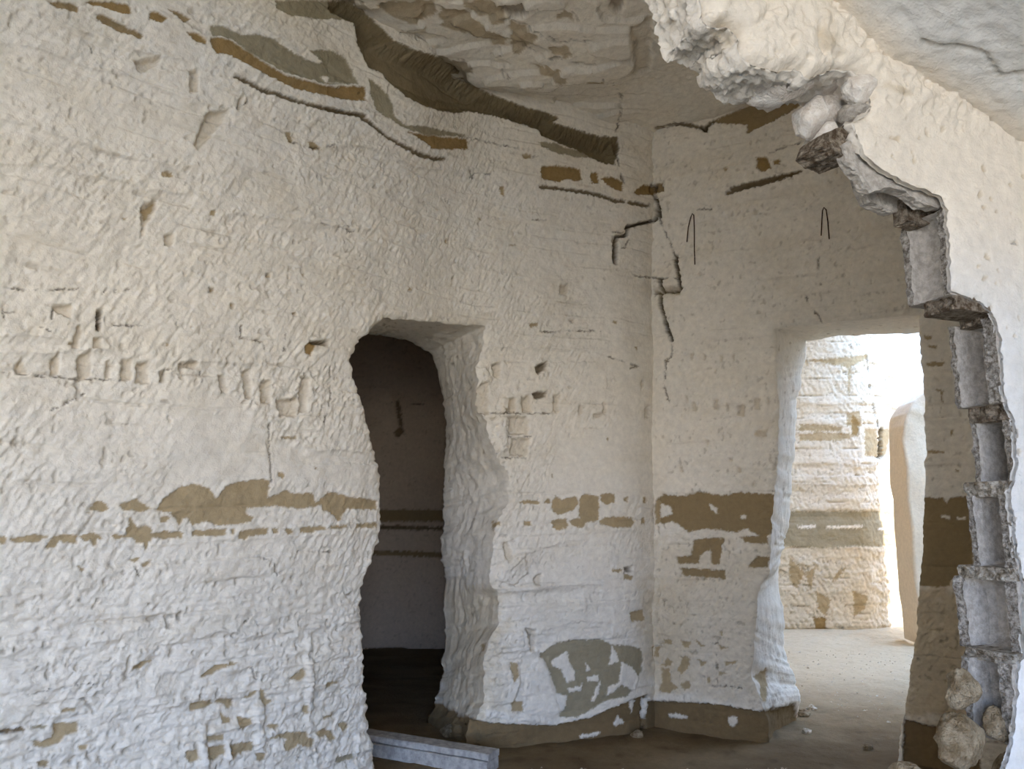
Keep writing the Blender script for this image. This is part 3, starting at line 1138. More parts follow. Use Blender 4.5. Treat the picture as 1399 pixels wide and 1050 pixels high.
def floor_h(X, Y):
    return (0.030 * fbm(X * 0.9, Y * 0.9, 91, 3) + 0.014 * fbm(X * 5, Y * 5, 92, 3) + 0.006 * fbm(X * 18, Y * 18, 93, 3)
            + sstep(0.35, 0.7, fbm(X * 9, Y * 9, 94, 2)) * 0.012 - 0.02)


h = floor_h(X, Y)
fc = np.repeat(lin(116, 99, 74)[None], X.size, 0).astype(np.float32)
mixf = sstep(-0.2, 0.5, fbm(X * 1.5, Y * 2.2, 95, 4)).reshape(-1, 1)
fc += (lin(150, 132, 104) - fc) * mixf * 0.6
fc += (lin(84, 68, 48) - fc) * sstep(0.15, 0.6, fbm(X * 6, Y * 6, 96, 3)).reshape(-1, 1) * 0.6
pale = np.maximum(sstep(5.7, 8.2, Y.ravel()) * (X.ravel() > 1.4), np.maximum(0.45 * sstep(3.4, 1.5, Y.ravel()), 0.8 * sstep(-3.5, -5, Y.ravel()))).reshape(-1, 1)  # unseen porch floor paled to bounce light up to walls and ceilings
fc += (lin(202, 188, 162) - fc) * pale * 0.9  # far chamber floor paled too, its bright light put into the colour
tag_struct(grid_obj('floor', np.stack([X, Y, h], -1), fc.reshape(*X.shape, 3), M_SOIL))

# chamber behind door_2: far wall, pier, ceiling
far = Face([(2.2, 10.9), (3.6, 10.72), (4.6, 10.65), (5.0, 10.73), (5.42, 11.03), (5.9, 11.5)], lambda S, Z: 0.0 * S, 43, FAR_L,
           lambda S, Z, U, V: 0.9 + 0.5 * sstep(745, 780, V), strokes=1.4, angle=2.0, strata=2.0, base_col=lin(219, 208, 188))
tag_struct(far.build('wall_chamber_far', 0.016, -0.1, 5.0))
pier = Face([(4.62, 10.0), (4.60, 9.45), (4.72, 9.28), (5.2, 9.25), (6.2, 9.25), (8.4, 9.25)], lambda S, Z: 0.0 * S, 53, [], lambda S, Z, U, V: 0.6, strokes=1.0)


def simple_grid(name, P, mat=M_WALL, col=PLASTER, seed=5, amp=0.02, nrm=(0, 0, 1), flip=False):
    a = np.linalg.norm(P - P[:1, :1], axis=-1)
    d = amp * (fbm(P[..., 0] * 2 + P[..., 2], P[..., 1] * 2 + P[..., 2] * 1.7, seed, 4) * 2)
    c = np.repeat(col[None], d.size, 0).reshape(*d.shape, 3) * (1 + 0.06 * fbm(P[..., 0] * 3 + P[..., 2] * 2, P[..., 1] * 3 + P[..., 2], seed + 1, 3))[..., None]
    return tag_struct(grid_obj(name, P + np.array(nrm) * d[..., None], c, mat, flip=flip))


def quad_grid(a, b, c, d, n, m):
    a, b, c, d = (np.array(q, float) for q in (a, b, c, d))
    u = np.linspace(0, 1, n)[None, :, None]
    v = np.linspace(0, 1, m)[:, None, None]
    return (a * (1 - u) + b * u) * (1 - v) + (d * (1 - u) + c * u) * v


# pier with a rounded shoulder, standing before the light that comes in from the right
prof = [(0.0, 0.0), (0.0, 2.35), (0.02, 2.55), (0.07, 2.7), (0.16, 2.84), (0.30, 2.95), (0.6, 3.0), (3.8, 3.05)]
px = np.interp(np.linspace(0, 1, 90), np.linspace(0, 1, len(prof)), [p[0] for p in prof])
pz = np.interp(np.linspace(0, 1, 90), np.linspace(0, 1, len(prof)), [p[1] for p in prof])
ring = np.stack([4.72 + px, np.full(90, 9.25), pz], -1)
base_line = np.stack([np.where(px < .6, 4.72 + 0.6, 4.72 + px), np.full(90, 9.25), np.where(px < .6, pz, 0)], -1)
rows = [ring * (1 - t) + base_line * t for t in np.linspace(1, 0, 14)]
for t in np.linspace(0.1, 1, 10):
    rows.append(ring + np.array([0.05 * t, 0.5 * t, 0]))
PP = np.stack(rows)
simple_grid('wall_chamber_pier', PP, seed=61, amp=0.025, nrm=(0.3, -1, 0), col=lin(216, 204, 184))
simple_grid('wall_chamber_side', quad_grid((3.55, 4.4, -0.1), (8.7, 4.95, -0.1), (8.7, 4.95, 7.0), (3.55, 4.4, 7.0), 50, 40), col=lin(224, 208, 180), seed=62, nrm=(0, 1, 0))
simple_grid('wall_chamber_right', quad_grid((8.6, 4.9, -0.1), (8.6, 10.40, -0.1), (8.6, 10.40, 6.1), (8.6, 4.9, 6.1), 30, 40), col=lin(224, 208, 180), seed=76, nrm=(-1, 0, 0))  # unseen; its height and the gap at its end shaped for the sun
simple_grid('sun_block_head', quad_grid((8.6, 10.3, 3.9), (8.6, 11.6, 3.9), (8.6, 11.6, 7.5), (8.6, 10.3, 7.5), 10, 20), seed=81, nrm=(-1, 0, 0))  # unseen piece added over the gap to shade the far wall's top
simple_grid('roof', quad_grid((-5.6, EY, 5.1), (4.8, EY, 5.1), (4.8, 11.8, 5.1), (-5.6, 11.8, 5.1), 20, 20), seed=77)  # stops short over the far chamber so that added skylight comes in
simple_grid('roof_porch', quad_grid((4.2, EY, 5.1), (9, EY, 5.1), (9, 4.95, 5.1), (4.2, 4.6, 5.1), 10, 10), seed=75)
simple_grid('light_seal_far', quad_grid((-5.6, 11.5, -.1), (9, 11.5, -.1), (9, 11.5, 5.2), (-5.6, 11.5, 5.2), 20, 10), seed=78, nrm=(0, -1, 0))  # unseen outer shell, added to seal out stray daylight; left and porch likewise
simple_grid('light_seal_left', quad_grid((-5.4, EY, -.1), (-5.4, 11.7, -.1), (-5.4, 11.7, 5.2), (-5.4, EY, 5.2), 20, 10), seed=79, nrm=(1, 0, 0))
simple_grid('light_seal_porch', quad_grid((-5.5, EY, -.1), (-3.2, EY, -.1), (-3.2, EY, 5.2), (-5.5, EY, 5.2), 10, 10), seed=80, nrm=(0, 1, 0))
simple_grid('ceiling_chamber', quad_grid((1.2, 5.3, 4.5), (4.8, 5.3, 4.6), (4.8, 11, 4.6), (1.2, 11, 4.5), 60, 60), col=lin(224, 208, 180), seed=63, amp=0.05)  # covers only the left part; the unseen right is left open for skylight
# dark chamber behind door_1
dark = Face([(-4.6, 8.2), (-2.6, 8.9), (-1.2, 9.15), (0.4, 9.1), (1.9, 8.9)], lambda S, Z: 0.0 * S, 73,
            parse("0 B 500,695 640,697 640,712 500,712\n0 B 500,752 560,752 640,756 640,762 560,760 500,758\n0 F 470,888 540,884 640,900 640,990 470,990\n"
                  "0 Q 540,545 545,545 550,580 545,585\n0 Q 538,590 548,580 552,590 542,598\n0 C 560,552 578,552\n0 G 520,720 640,722"),
            lambda S, Z, U, V: 0.7, base_col=lin(208, 190, 170))
tag_struct(dark.build('wall_store_far', 0.02, -0.1, 4.6))
simple_grid('ceiling_store', quad_grid((-5, 4.6, 3.6), (2.0, 6.5, 3.6), (2.0, 9.4, 3.6), (-5, 9.4, 3.6), 40, 40), col=lin(208, 190, 170), seed=64, amp=0.05)
simple_grid('wall_store_left', quad_grid((-4.6, 3.6, -.1), (-4.6, 8.4, -.1), (-4.6, 8.4, 4.6), (-4.6, 3.6, 4.6), 40, 30), col=lin(208, 190, 170), seed=65, nrm=(1, 0, 0))
simple_grid('wall_store_right', quad_grid((1.30, 6.3, -.1), (1.75, 11.1, -.1), (1.75, 11.1, 4.9), (1.30, 6.3, 4.9), 40, 30), col=lin(208, 190, 170), seed=66, nrm=(1, 0, 0))
# the rest of the porch the camera stands in
simple_grid('wall_porch_left', quad_grid((-3.3, EY, -.1), (-3.3, 1.4, -.1), (-3.3, 1.4, 4.9), (-3.3, EY, 4.9), 40, 40), seed=67, nrm=(1, 0, 0))
simple_grid('wall_porch_front', quad_grid((-3.4, EY, -.1), (EX0, EY, -.1), (EX0, EY, 4.9), (-3.4, EY, 4.9), 30, 30), seed=68, nrm=(0, 1, 0))
simple_grid('wall_porch_side', quad_grid((EX1, EY, -.1), (5.0, EY, -.1), (5.0, EY, 4.9), (EX1, EY, 4.9), 20, 30), seed=74, nrm=(0, 1, 0))
simple_grid('wall_porch_lintel', quad_grid((EX0 - .1, EY, EZ), (EX1 + .1, EY, EZ), (EX1 + .1, EY, 4.9), (EX0 - .1, EY, 4.9), 40, 30), seed=69, nrm=(0, 1, 0))
simple_grid('wall_porch_right', quad_grid((4.4, EY, -.1), (3.7, 4.4, -.1), (3.7, 4.4, 4.9), (4.4, EY, 4.9), 40, 40), seed=70, nrm=(-1, 0, 0))

# ================================================================== broken block wall at the right
W0 = np.array([1.08, 1.85])
WD = np.array([0.927, 0.375])
WD /= np.linalg.norm(WD)
WN = np.array([WD[1], -WD[0]])            # towards the camera


def on_near(u, v, depth=0.0):
    """(a, z) on the plastered face (or a plane deeper into the wall) for survey points"""
    r = ray(u, v)
    o = W0 - WN * depth
    t = (o @ WN) / (r[..., :2] @ WN)
    p = r * t[..., None]
    a = (p[..., :2] - W0) @ WD
    return a, p[..., 2] + EYE[2]


def near_pt(a, b, z):
    """wall coordinates: a along, b depth behind the plastered face, z up"""
    xy = W0 + np.multiply.outer(a, WD) - np.multiply.outer(b, WN)
    return np.concatenate([xy, np.asarray(z)[..., None]], -1)


EDGE = [(895, -230), (915, -130), (935, -80), (946, -48), (952, -12), (962, 8), (960, 26), (972, 34), (1000, 36), (1010, 56), (1012, 72), (1030, 88), (1064, 96), (1088, 90),
        (1108, 106), (1140, 92), (1165, 94), (1190, 112), (1192, 150), (1186, 158), (1168, 166), (1174, 190), (1181, 210), (1200, 228), (1236, 248), (1262, 258), (1286, 268), (1294, 288),
        (1297, 320), (1299, 360), (1300, 398), (1318, 404), (1340, 414), (1358, 428), (1366, 452), (1369, 500), (1374, 540), (1380, 558), (1386, 575), (1390, 610),
        (1390, 640), (1384, 662), (1380, 672), (1384, 700), (1389, 740), (1394, 778), (1400, 800), (1401, 860), (1400, 895), (1394, 905), (1391, 940), (1389, 985),
        (1384, 1015), (1378, 1040), (1372, 1056), (1290, 1062), (1285, 1250)]
o_, _ = densify([(p, p) for p in EDGE], 4.0)
t = np.arange(len(o_)) * 0.35
o_[:, 0] += 2.4 * perlin(t, t * 0 + .5, 701) + 1.6 * perlin(t * 3.1, t * 0 + .5, 702)
o_[:, 1] += 1.6 * perlin(t * 2.1, t * 0 + .5, 703)
ea, ez = on_near(o_[:, 0], o_[:, 1])
N_EDGE = len(ea)
hole = [(-6, 5.2)] + [(ea[0], 5.2)] + list(zip(ea, ez)) + [(ea[-1], -0.5), (-6, -0.5)]


def near_face(A, Z):
    rock = sstep(2.45, 2.58, Z + 0.03 * fbm(A * 6, Z * 6, 711, 2) - 0.0)
    P0 = near_pt(A, np.zeros_like(A), Z)
    d = 0.008 * fbm(A * 3, Z * 3, 712, 3) + 0.0025 * fbm(A * 25, Z * 25, 713, 3)
    d = d + 0.0015 * perlin(A * 8, Z * 90, 717)
    rg = 0.016 * fbm(A * 9, Z * 11, 714, 4) + 0.011 * np.abs(fbm(A * 24, Z * 20, 715, 2)) + 0.004 * fbm(A * 60, Z * 60, 722, 2) - 0.012 * sstep(0.3, 0.6, perlin(A * 26, Z * 24, 716))
    d = d * (1 - rock) + (rg + 0.02) * rock
    # pits in the plaster
    pit = sstep(0.66, 0.75, perlin(A * 40, Z * 36, 718) + 0.35 * perlin(A * 9, Z * 9, 719)) * (1 - rock)
    d = d - 0.006 * pit
    q = np.array(hole)
    dd, _, _ = seg_dist(A.ravel().astype(np.float32), Z.ravel().astype(np.float32), q[1:-1], False)
    dd = dd.reshape(A.shape)
    d = d - (0.012 + 0.03 * rock) * np.exp(-dd / 0.012)
    c = np.repeat(lin(218, 217, 215)[None], A.size, 0).reshape(*A.shape, 3)
    c = c * (1 + 0.05 * fbm(A * 2.5, Z * 2.5, 720, 4))[..., None]
    c = c + (lin(226, 214, 196) - c) * (0.7 * sstep(1.9, 2.3, Z))[..., None]
    c = c + (COLS['T'] - c) * (0.55 * pit)[..., None]
    stain = sstep(0.25, 0.6, fbm(A * 7, Z * 12, 721, 3)) * rock
    c = c + (lin(176, 158, 128) - c) * (0.55 * stain)[..., None]
    n3 = np.array([WN[0], WN[1], 0])
    return P0 + n3 * d[..., None], c, rock


ag = np.concatenate([np.arange(-0.95, 0.62, 0.0045), np.arange(0.62, 3.2, 0.05)])
zg = np.concatenate([np.arange(-0.1, 0.7, 0.03), np.arange(0.7, 2.85, 0.0045), np.arange(2.85, 4.9, 0.06)])
A, Z = np.meshgrid(ag, zg)
q = np.array(hole)
ins = inside(A.astype(np.float32), Z.astype(np.float32), q)
dn, nx, nz = seg_dist(A[ins].astype(np.float32), Z[ins].astype(np.float32), q, True)
keep = ~(ins[:-1, :-1] & ins[1:, :-1] & ins[:-1, 1:] & ins[1:, 1:])
A2, Z2 = A.copy(), Z.copy()
A2[ins] = nx
Z2[ins] = nz
P, c, _ = near_face(A2, Z2)
wr = tag_struct(grid_obj('wall_right', P, c, M_WALL, keep))

# the plaster's broken edge, and above the blocks the thick rock lip
E0, ec, er = near_face(ea[None], ez[None])
E0, ec, er = E0[0], ec[0], er[0]
nxt = np.stack([np.gradient(ea), np.gradient(ez)], 1)
nxt /= np.linalg.norm(nxt, axis=1)[:, None]
thick = 0.010 + 0.15 * sstep(2.36, 2.46, ez)
arc = np.concatenate([[0], np.cumsum(np.hypot(np.diff(ea), np.diff(ez)))])
rows, cols = [E0], [ec]
NR = 26
for k in range(1, NR + 1):
    f = k / NR
    b = thick * f
    bul = (0.034 * fbm(arc * 9, b * 9 + 3, 731, 4) + 0.018 * np.abs(fbm(arc * 20, b * 16, 732, 2)) + 0.010 * perlin(arc * 60, b * 60, 735) + 0.006 * perlin(arc * 130, b * 130, 736) - 0.008) * sstep(2.36, 2.46, ez) * min(1, 4 * f)
    # outward from the rock: into the opening
    da = -nxt[:, 1] * bul
    dzz = nxt[:, 0] * bul
    rows.append(near_pt(ea + da, b, ez + dzz))
    cc = ec * 1.0
    cc = cc + (lin(206, 204, 200) - cc) * 0.4
    st = (sstep(0.1, 0.5, fbm(arc * 12, b * 14, 733, 3)) * 0.4)[:, None]
    cols.append(cc + (lin(176, 160, 132) - cc) * st)
lip = grid_obj('broken_edge', np.stack(rows), np.stack(cols), M_WALL, parent=wr)


# hollow blocks of the broken end
def noisy_box_profile(prof, z0, z1, nz, seed, amp, mat, name, parent, capped=True, cav=None):
    """prism over a closed (a, b) outline between z0 and z1, roughened"""
    pr = []
    for (x0, y0), (x1, y1) in zip(prof, prof[1:] + prof[:1]):
        n = max(1, int(math.hypot(x1 - x0, y1 - y0) / 0.008))
        for k in range(n):
            pr.append((x0 + (x1 - x0) * k / n, y0 + (y1 - y0) * k / n))
    pr = np.array(pr)
    n = len(pr)
    cen = pr.mean(0)
    levels = np.linspace(z0, z1, nz)
    V = []
    for z in levels:
        a = pr[:, 0].copy()
        b = pr[:, 1].copy()
        if cav:                                  # the hollow closes towards the bed joints
            tt = abs(2 * (z - z0) / (z1 - z0) - 1)
            g = max(0.12, (1 - tt ** 7) ** 0.6)
            inn = (pr[:, 0] < cav[0] + cav[1] + 0.004) & (pr[:, 1] > cav[2]) & (pr[:, 1] < cav[3])
            a = np.where(inn, cav[0] + (a - cav[0]) * g, a)
        for k in range(n):
            p = Vector((a[k] * 40, b[k] * 40, z * 40 + seed * 7))
            nz_ = mnoise.noise(p) + 0.6 * mnoise.noise(p * 2.7)
            end = max(0.0, min(1.0, 1 - (a[k] - pr[:, 0].min()) / 0.035))
            a[k] += amp * nz_ * (0.25 + 1.6 * end)
            b[k] += amp * 0.35 * mnoise.noise(p * 1.3 + Vector((9, 9, 9)))
        V.append(near_pt(a, b, np.full(n, z)))
    V = np.concatenate(V)
    faces = []
    for j in range(nz - 1):
        for k in range(n):
            k2 = (k + 1) % n
            faces.append((j * n + k, j * n + k2, (j + 1) * n + k2, (j + 1) * n + k))
    me = bpy.data.meshes.new(name)
    if capped:
        faces.append(tuple(range(n))[::-1])
        faces.append(tuple((nz - 1) * n + k for k in range(n)))
    me.from_pydata([tuple(v) for v in V], [], faces)
    me.update()
    o = link_obj(name, me, mat, parent=parent)
    if mat is M_CONC:
        me.materials.append(M_AGG)
        lo = pr[:, 0]
        for j in range(nz - 1):
            for k in range(n):
                k2 = (k + 1) % n
                if lo[k] < lo.min() + 0.028 and lo[k2] < lo.min() + 0.028 and abs(pr[k, 1] - pr[k2, 1]) > abs(pr[k, 0] - pr[k2, 0]):
                    me.polygons[j * n + k].material_index = 1
    return o


def block(u_edge, u_far, v_top, v_bot, cav, shell_n, shell_f, seed, deep=False, far_out=0.0, parent=None):
    vm = 0.5 * (v_top + v_bot)
    a0, _ = on_near(np.array([u_edge]), np.array([vm]))
    a0 = float(a0[0])
    _, zt = on_near(np.array([u_edge]), np.array([v_top]))
    _, zb = on_near(np.array([u_edge]), np.array([v_bot]))
    zt, zb = float(zt[0]), float(zb[0])
    # thickness from the far edge seen at u_far
    best = 0.13
    r = ray(u_far, vm)
    for b in np.linspace(0.06, 0.26, 200):
        x, y = W0 + WD * (a0 - far_out) - WN * b
        if x / y <= r[0] / r[1]:
            best = b
            break
    T = best
    e = a0
    f0 = a0 - far_out
    back_a = a0 + 0.34
    prof = [(e, 0.008), (e, 0.008 + shell_n), (e + cav * 0.7, 0.008 + shell_n + 0.004), (e + cav * 0.93, 0.008 + shell_n + 0.014),
            (e + cav, 0.008 + shell_n + 0.03), (e + cav, T - shell_f - 0.03), (e + cav * 0.93, T - shell_f - 0.012),
            (e + cav * 0.7, T - shell_f - 0.003), (f0, T - shell_f), (f0, T), (back_a, T), (back_a, 0.008)]
    return noisy_box_profile(prof, zb, zt, 30, seed, 0.0045, M_CONC, 'concrete_block', parent, cav=(e, cav, 0.008 + shell_n - 0.002, T - shell_f + 0.002)), (a0, f0, T, zb, zt)


BL = [  # plaster edge, far edge, top, bottom, cavity depth, near shell, far shell, far-shell lead
    (1298, 1234, 284, 400, 0.050, 0.020, 0.020, 0.000),
    (1368, 1300, 432, 548, 0.095, 0.034, 0.016, 0.000),
    (1391, 1330, 572, 658, 0.200, 0.026, 0.016, 0.000),
    (1388, 1326, 676, 778, 0.110, 0.028, 0.018, 0.000),
    (1398, 1308, 792, 896, 0.085, 0.030, 0.026, 0.020),
    (1391, 1318, 908, 1024, 0.085, 0.032, 0.022, 0.010),
]
info = []
for k, (ue, uf, vt, vb, cav, sn, sf, fo) in enumerate(BL):
    o, inf = block(ue, uf, vt, vb, cav, sn, sf, 11 + k, far_out=fo, parent=wr)
    info.append(inf)


def lump(name, pos, size, seed, mat, parent=None, rough=0.25, sub=3, freq=1.4, rot=0.0, flat=0.0):
    import bmesh
    bm = bmesh.new()
    bmesh.ops.create_icosphere(bm, subdivisions=sub, radius=1.0)
    rnd = random.Random(seed)
    off = Vector((rnd.random() * 50, rnd.random() * 50, rnd.random() * 50))
    planes = [Vector((rnd.gauss(0, 1), rnd.gauss(0, 1), rnd.gauss(0, 1))).normalized() for _ in range(7)]
    for v in bm.verts:
        p = v.co.copy()
        r = 1 + rough * mnoise.noise(p * freq + off) + rough * 0.5 * mnoise.noise(p * freq * 2.6 + off) + rough * 0.22 * mnoise.noise(p * freq * 6 + off)
        q = p * r
        for pl in planes:                       # broken facets
            d = q.dot(pl)
            if d > 0.78:
                q -= pl * (d - 0.78) * 0.85
        v.co = Vector((q.x * size[0], q.y * size[1], q.z * size[2]))
    me = bpy.data.meshes.new(name)
    bm.to_mesh(me)
    bm.free()
    for p in me.polygons:
        p.use_smooth = sub >= 4
    o = link_obj(name, me, mat, parent=parent)
    o.location = pos
    o.rotation_euler = (rnd.uniform(-.2, .2), rnd.uniform(-.2, .2), rot + rnd.uniform(-.3, .3))
    return o


# mortar beds between the courses
def mortar(u0, u1, v0, v1, seed, mat=None, lead=0.006, T=0.13):
    a, _ = on_near(np.array([u1]), np.array([0.5 * (v0 + v1)]))
    _, zt = on_near(np.array([u1]), np.array([v0]))
    _, zb = on_near(np.array([u1]), np.array([v1]))
    a = float(a[0]) - lead
    prof = [(a, 0.008), (a - 0.004, 0.05), (a, T * 0.75), (a + 0.004, T + 0.004), (a + 0.34, T + 0.004), (a + 0.34, 0.008)]
    return noisy_box_profile(prof, float(zb[0]), float(zt[0]), 7, seed, 0.009, mat or M_MORTAR, 'mortar_bed', wr)


mortar(1240, 1310, 400, 420, 31, M_BROWN_MORTAR, T=0.10, lead=0.0)
mortar(1296, 1364, 416, 436, 36, M_BROWN_MORTAR, T=0.11, lead=0.0)
mortar(1300, 1388, 548, 572, 32, M_BROWN_MORTAR, T=0.125)
mortar(1325, 1386, 656, 678, 33, M_MORTAR, T=0.128)
mortar(1320, 1396, 776, 794, 34, M_MORTAR, T=0.15, lead=0.03)
mortar(1310, 1396, 894, 910, 35, M_MORTAR, T=0.14, lead=0.012)


# half-broken course on top, under the rock lip
def near_w(u, v, b):
    a, z = on_near(np.array([float(u)]), np.array([float(v)]), b)
    return near_pt(a, np.array([b]), z)[0]


def slab_piece(name, pts, b0, b1, seed, mat, amp=0.006):
    """a broken flat piece: outline in survey points on the plane at depth b0, thickened to b1"""
    dense, _ = densify([(p, p) for p in pts + [pts[0]]], 3.0)
    dense = dense[:-1]
    a, z = on_near(dense[:, 0], dense[:, 1], b0)
    n = len(a)
    ca, cz = a.mean(), z.mean()
    V, F = [], []
    ringsv = [(b0 + 0.002, 0.88), (b0, 0.97)] + [(b0 + (b1 - b0) * f, 1.0) for f in (0.15, 0.4, 0.6, 0.85)] + [(b1, 0.97), (b1 - 0.002, 0.88)]
    for (b, s) in ringsv:
        for k in range(n):
            p = Vector((a[k] * 45, z[k] * 45, b * 45 + seed))
            nn = amp * (mnoise.noise(p) + 0.6 * mnoise.noise(p * 2.5))
            x = ca + (a[k] - ca) * s
            zz = cz + (z[k] - cz) * s
            V.append(tuple(near_pt(np.array([x + nn]), np.array([b + nn * 0.6]), np.array([zz + nn]))[0]))
    m = len(ringsv)
    for j in range(m - 1):
        for k in range(n):
            k2 = (k + 1) % n
            F.append((j * n + k, j * n + k2, (j + 1) * n + k2, (j + 1) * n + k))
    F.append(tuple(range(n))[::-1])
    F.append(tuple((m - 1) * n + k for k in range(n)))
    me = bpy.data.meshes.new(name)
    me.from_pydata(V, [], F)
    me.update()
    return link_obj(name, me, mat, parent=wr)


slab_piece('concrete_block', [(1152, 196), (1166, 188), (1184, 205), (1206, 226), (1240, 246), (1288, 266), (1290, 284), (1262, 280), (1240, 262), (1215, 256), (1190, 262), (1176, 240), (1158, 220)], 0.022, 0.055, 41, M_CONC)
slab_piece('concrete_block', [(1172, 228), (1200, 238), (1232, 258), (1240, 284), (1220, 290), (1188, 276), (1180, 256)], 0.10, 0.135, 42, M_CONC)
slab_piece('mortar_bed', [(1236, 270), (1262, 262), (1288, 268), (1290, 300), (1262, 308), (1240, 302)], 0.075, 0.12, 43, M_BROWN_MORTAR)
slab_piece('mortar_bed', [(1132, 178), (1160, 168), (1174, 180), (1182, 208), (1160, 216), (1140, 208), (1126, 196)], 0.03, 0.13, 44, M_BROWN_MORTAR, 0.008)
for (u, v, b, sz, sd, mt) in [(1108, 160, 0.11, (0.034, 0.05, 0.055), 1, M_LIME), (1126, 186, 0.11, (0.030, 0.04, 0.035), 2, M_LIME),
                              (1146, 140, 0.13, (0.035, 0.05, 0.07), 3, M_LIME), (1166, 155, 0.05, (0.042, 0.04, 0.024), 4, M_CONC),
                              (1172, 122, 0.03, (0.045, 0.04, 0.05), 5, M_LIME), (1130, 158, 0.13, (0.04, 0.05, 0.06), 6, M_LIME), (1062, 118, 0.10, (0.09, 0.08, 0.045), 7, M_LIME),
                              (1118, 112, 0.12, (0.09, 0.08, 0.05), 8, M_LIME)]:
    lump('mortar_lump', near_w(u, v, b), sz, 100 + sd, mt, parent=wr, sub=4, rot=math.atan2(WD[1], WD[0]))

# footing of the broken wall (below the picture) that the rubble lies on
a0, z0 = on_near(np.array([1284.0]), np.array([1052.0]))
FA, FZ = float(a0[0]), 0.80
noisy_box_profile([(FA - 0.03, 0.0), (FA - 0.03, 0.30), (FA + 1.6, 0.30), (FA + 1.6, 0.0)], -0.05, FZ, 30, 51, 0.010, M_MORTAR, 'footing', wr)

# porch ceiling
e0, z_e0 = on_near(np.array([1130., 1210., 1399.]), np.array([0., 75., 190.]))
AA = np.concatenate([np.arange(-0.95, -0.6, 0.05), np.arange(-0.6, 0.75, 0.008), np.arange(0.75, 5.0, 0.08)])
BB = np.concatenate([np.arange(-0.25, 0.75, 0.008), np.arange(0.75, 6.8, 0.08)])
A, B = np.meshgrid(AA, BB)
ze = -0.02 + np.interp(AA, [-1.2, float(e0[0]), float(e0[1]), float(e0[2]), 2.0], [2.95, float(z_e0[0]), float(z_e0[1]), float(z_e0[2]), 2.42])[None]
Zc = ze + 0.012 * np.clip(B, 0, 3) + 0.016 * fbm(A * 4, B * 4, 741, 4) + 0.008 * np.abs(fbm(A * 11, B * 22, 742, 3)) + 0.003 * fbm(A * 40, B * 40, 743, 2)
crk = seg_dist((A + 0.02 * perlin(A * 9, B * 9, 744)).ravel().astype(np.float32), B.ravel().astype(np.float32), [(-0.12, 0.10), (0.0, 0.16), (0.09, 0.13), (0.16, 0.22), (0.25, 0.30)], False)[0].reshape(A.shape)
Zc = Zc + 0.007 * (1 - sstep(0.001, 0.006, crk))
xy = W0 + A[..., None] * WD + B[..., None] * WN
pc = np.concatenate([xy, Zc[..., None]], -1)
cc = np.repeat(lin(222, 222, 220)[None], A.size, 0).reshape(*A.shape, 3) * (1 + 0.07 * fbm(A * 4, B * 5, 745, 4))[..., None]
cc += (lin(226, 214, 196) - cc) * (1 - sstep(0.02, 0.12, B))[..., None] * 0.7
cc += (lin(150, 140, 124) - cc) * (0.6 * (1 - sstep(0.002, 0.010, crk)))[..., None]
tag_struct(grid_obj('ceiling_porch', pc, cc, M_WALL, flip=False))

# ================================================================== THINGS
def thing(o, label, cat, group=None):
    o['label'] = label
    o['category'] = cat
    if group:
        o['group'] = group
    return o


# grey beam lying across the dark doorway
def floor_pt(u, v, z):
    r = ray(u, v)
    t = (z - EYE[2]) / r[..., 2]
    return EYE + r * t[..., None]


import bmesh


def beam():
    pl = floor_pt(500, 1003, 0.10)
    pr = floor_pt(668, 1030, 0.10)
    d = (pr - pl)
    L = np.linalg.norm(d)
    d /= L
    side = np.array([-d[1], d[0], 0])
    if side[1] < 0:
        side = -side
    root = bpy.data.objects.new('threshold_beam', None)
    COL.objects.link(root)
    root.location = tuple(pl - np.array([0, 0, 0.10]))
    root.rotation_euler = (0, 0, math.atan2(d[1], d[0]))

    def strip(name, y0, y1, z0, z1, seed, x0=-0.35):
        bm = bmesh.new()
        n = 26
        prof = [(y0 + .004, z0), (y1 - .004, z0), (y1, z0 + .004), (y1, z1 - .006), (y1 - .006, z1), (y0 + .006, z1), (y0, z1 - .006), (y0, z0 + .004)]
        ringv = []
        for i in range(n + 1):
            x = x0 + (L - x0) * i / n
            rr = []
            for (yy, zz) in prof:
                w = 0.0025 * mnoise.noise(Vector((x * 6, yy * 30, zz * 30 + seed)))
                rr.append(bm.verts.new((x, yy + w, zz + w)))
            ringv.append(rr)
        for i in range(n):
            for k in range(8):
                bm.faces.new((ringv[i][k], ringv[i + 1][k], ringv[i + 1][(k + 1) % 8], ringv[i][(k + 1) % 8]))
        bm.faces.new(ringv[0])
        bm.faces.new(ringv[-1][::-1])
        bmesh.ops.recalc_face_normals(bm, faces=bm.faces)
        me = bpy.data.meshes.new(name)
        bm.to_mesh(me)
        bm.free()
        return link_obj(name, me, M_BEAM, parent=root)
    strip('top_board', -0.005, 0.13, 0.062, 0.10, 3)
    strip('front_board', -0.022, 0.02, -0.02, 0.060, 9)
    strip('core', 0.022, 0.12, -0.02, 0.060, 12)
    thing(root, 'long grey weathered beam lying across the foot of the dark doorway', 'beam')


beam()


# iron staples in the wall right of the corner
def on_face(face, u, v, out):
    S, Z = face.find([(u, v)])
    P, c = face.eval(S[None], Z[None])
    _, N = face.base(S, Z)
    return P[0, 0] + N[0] * out


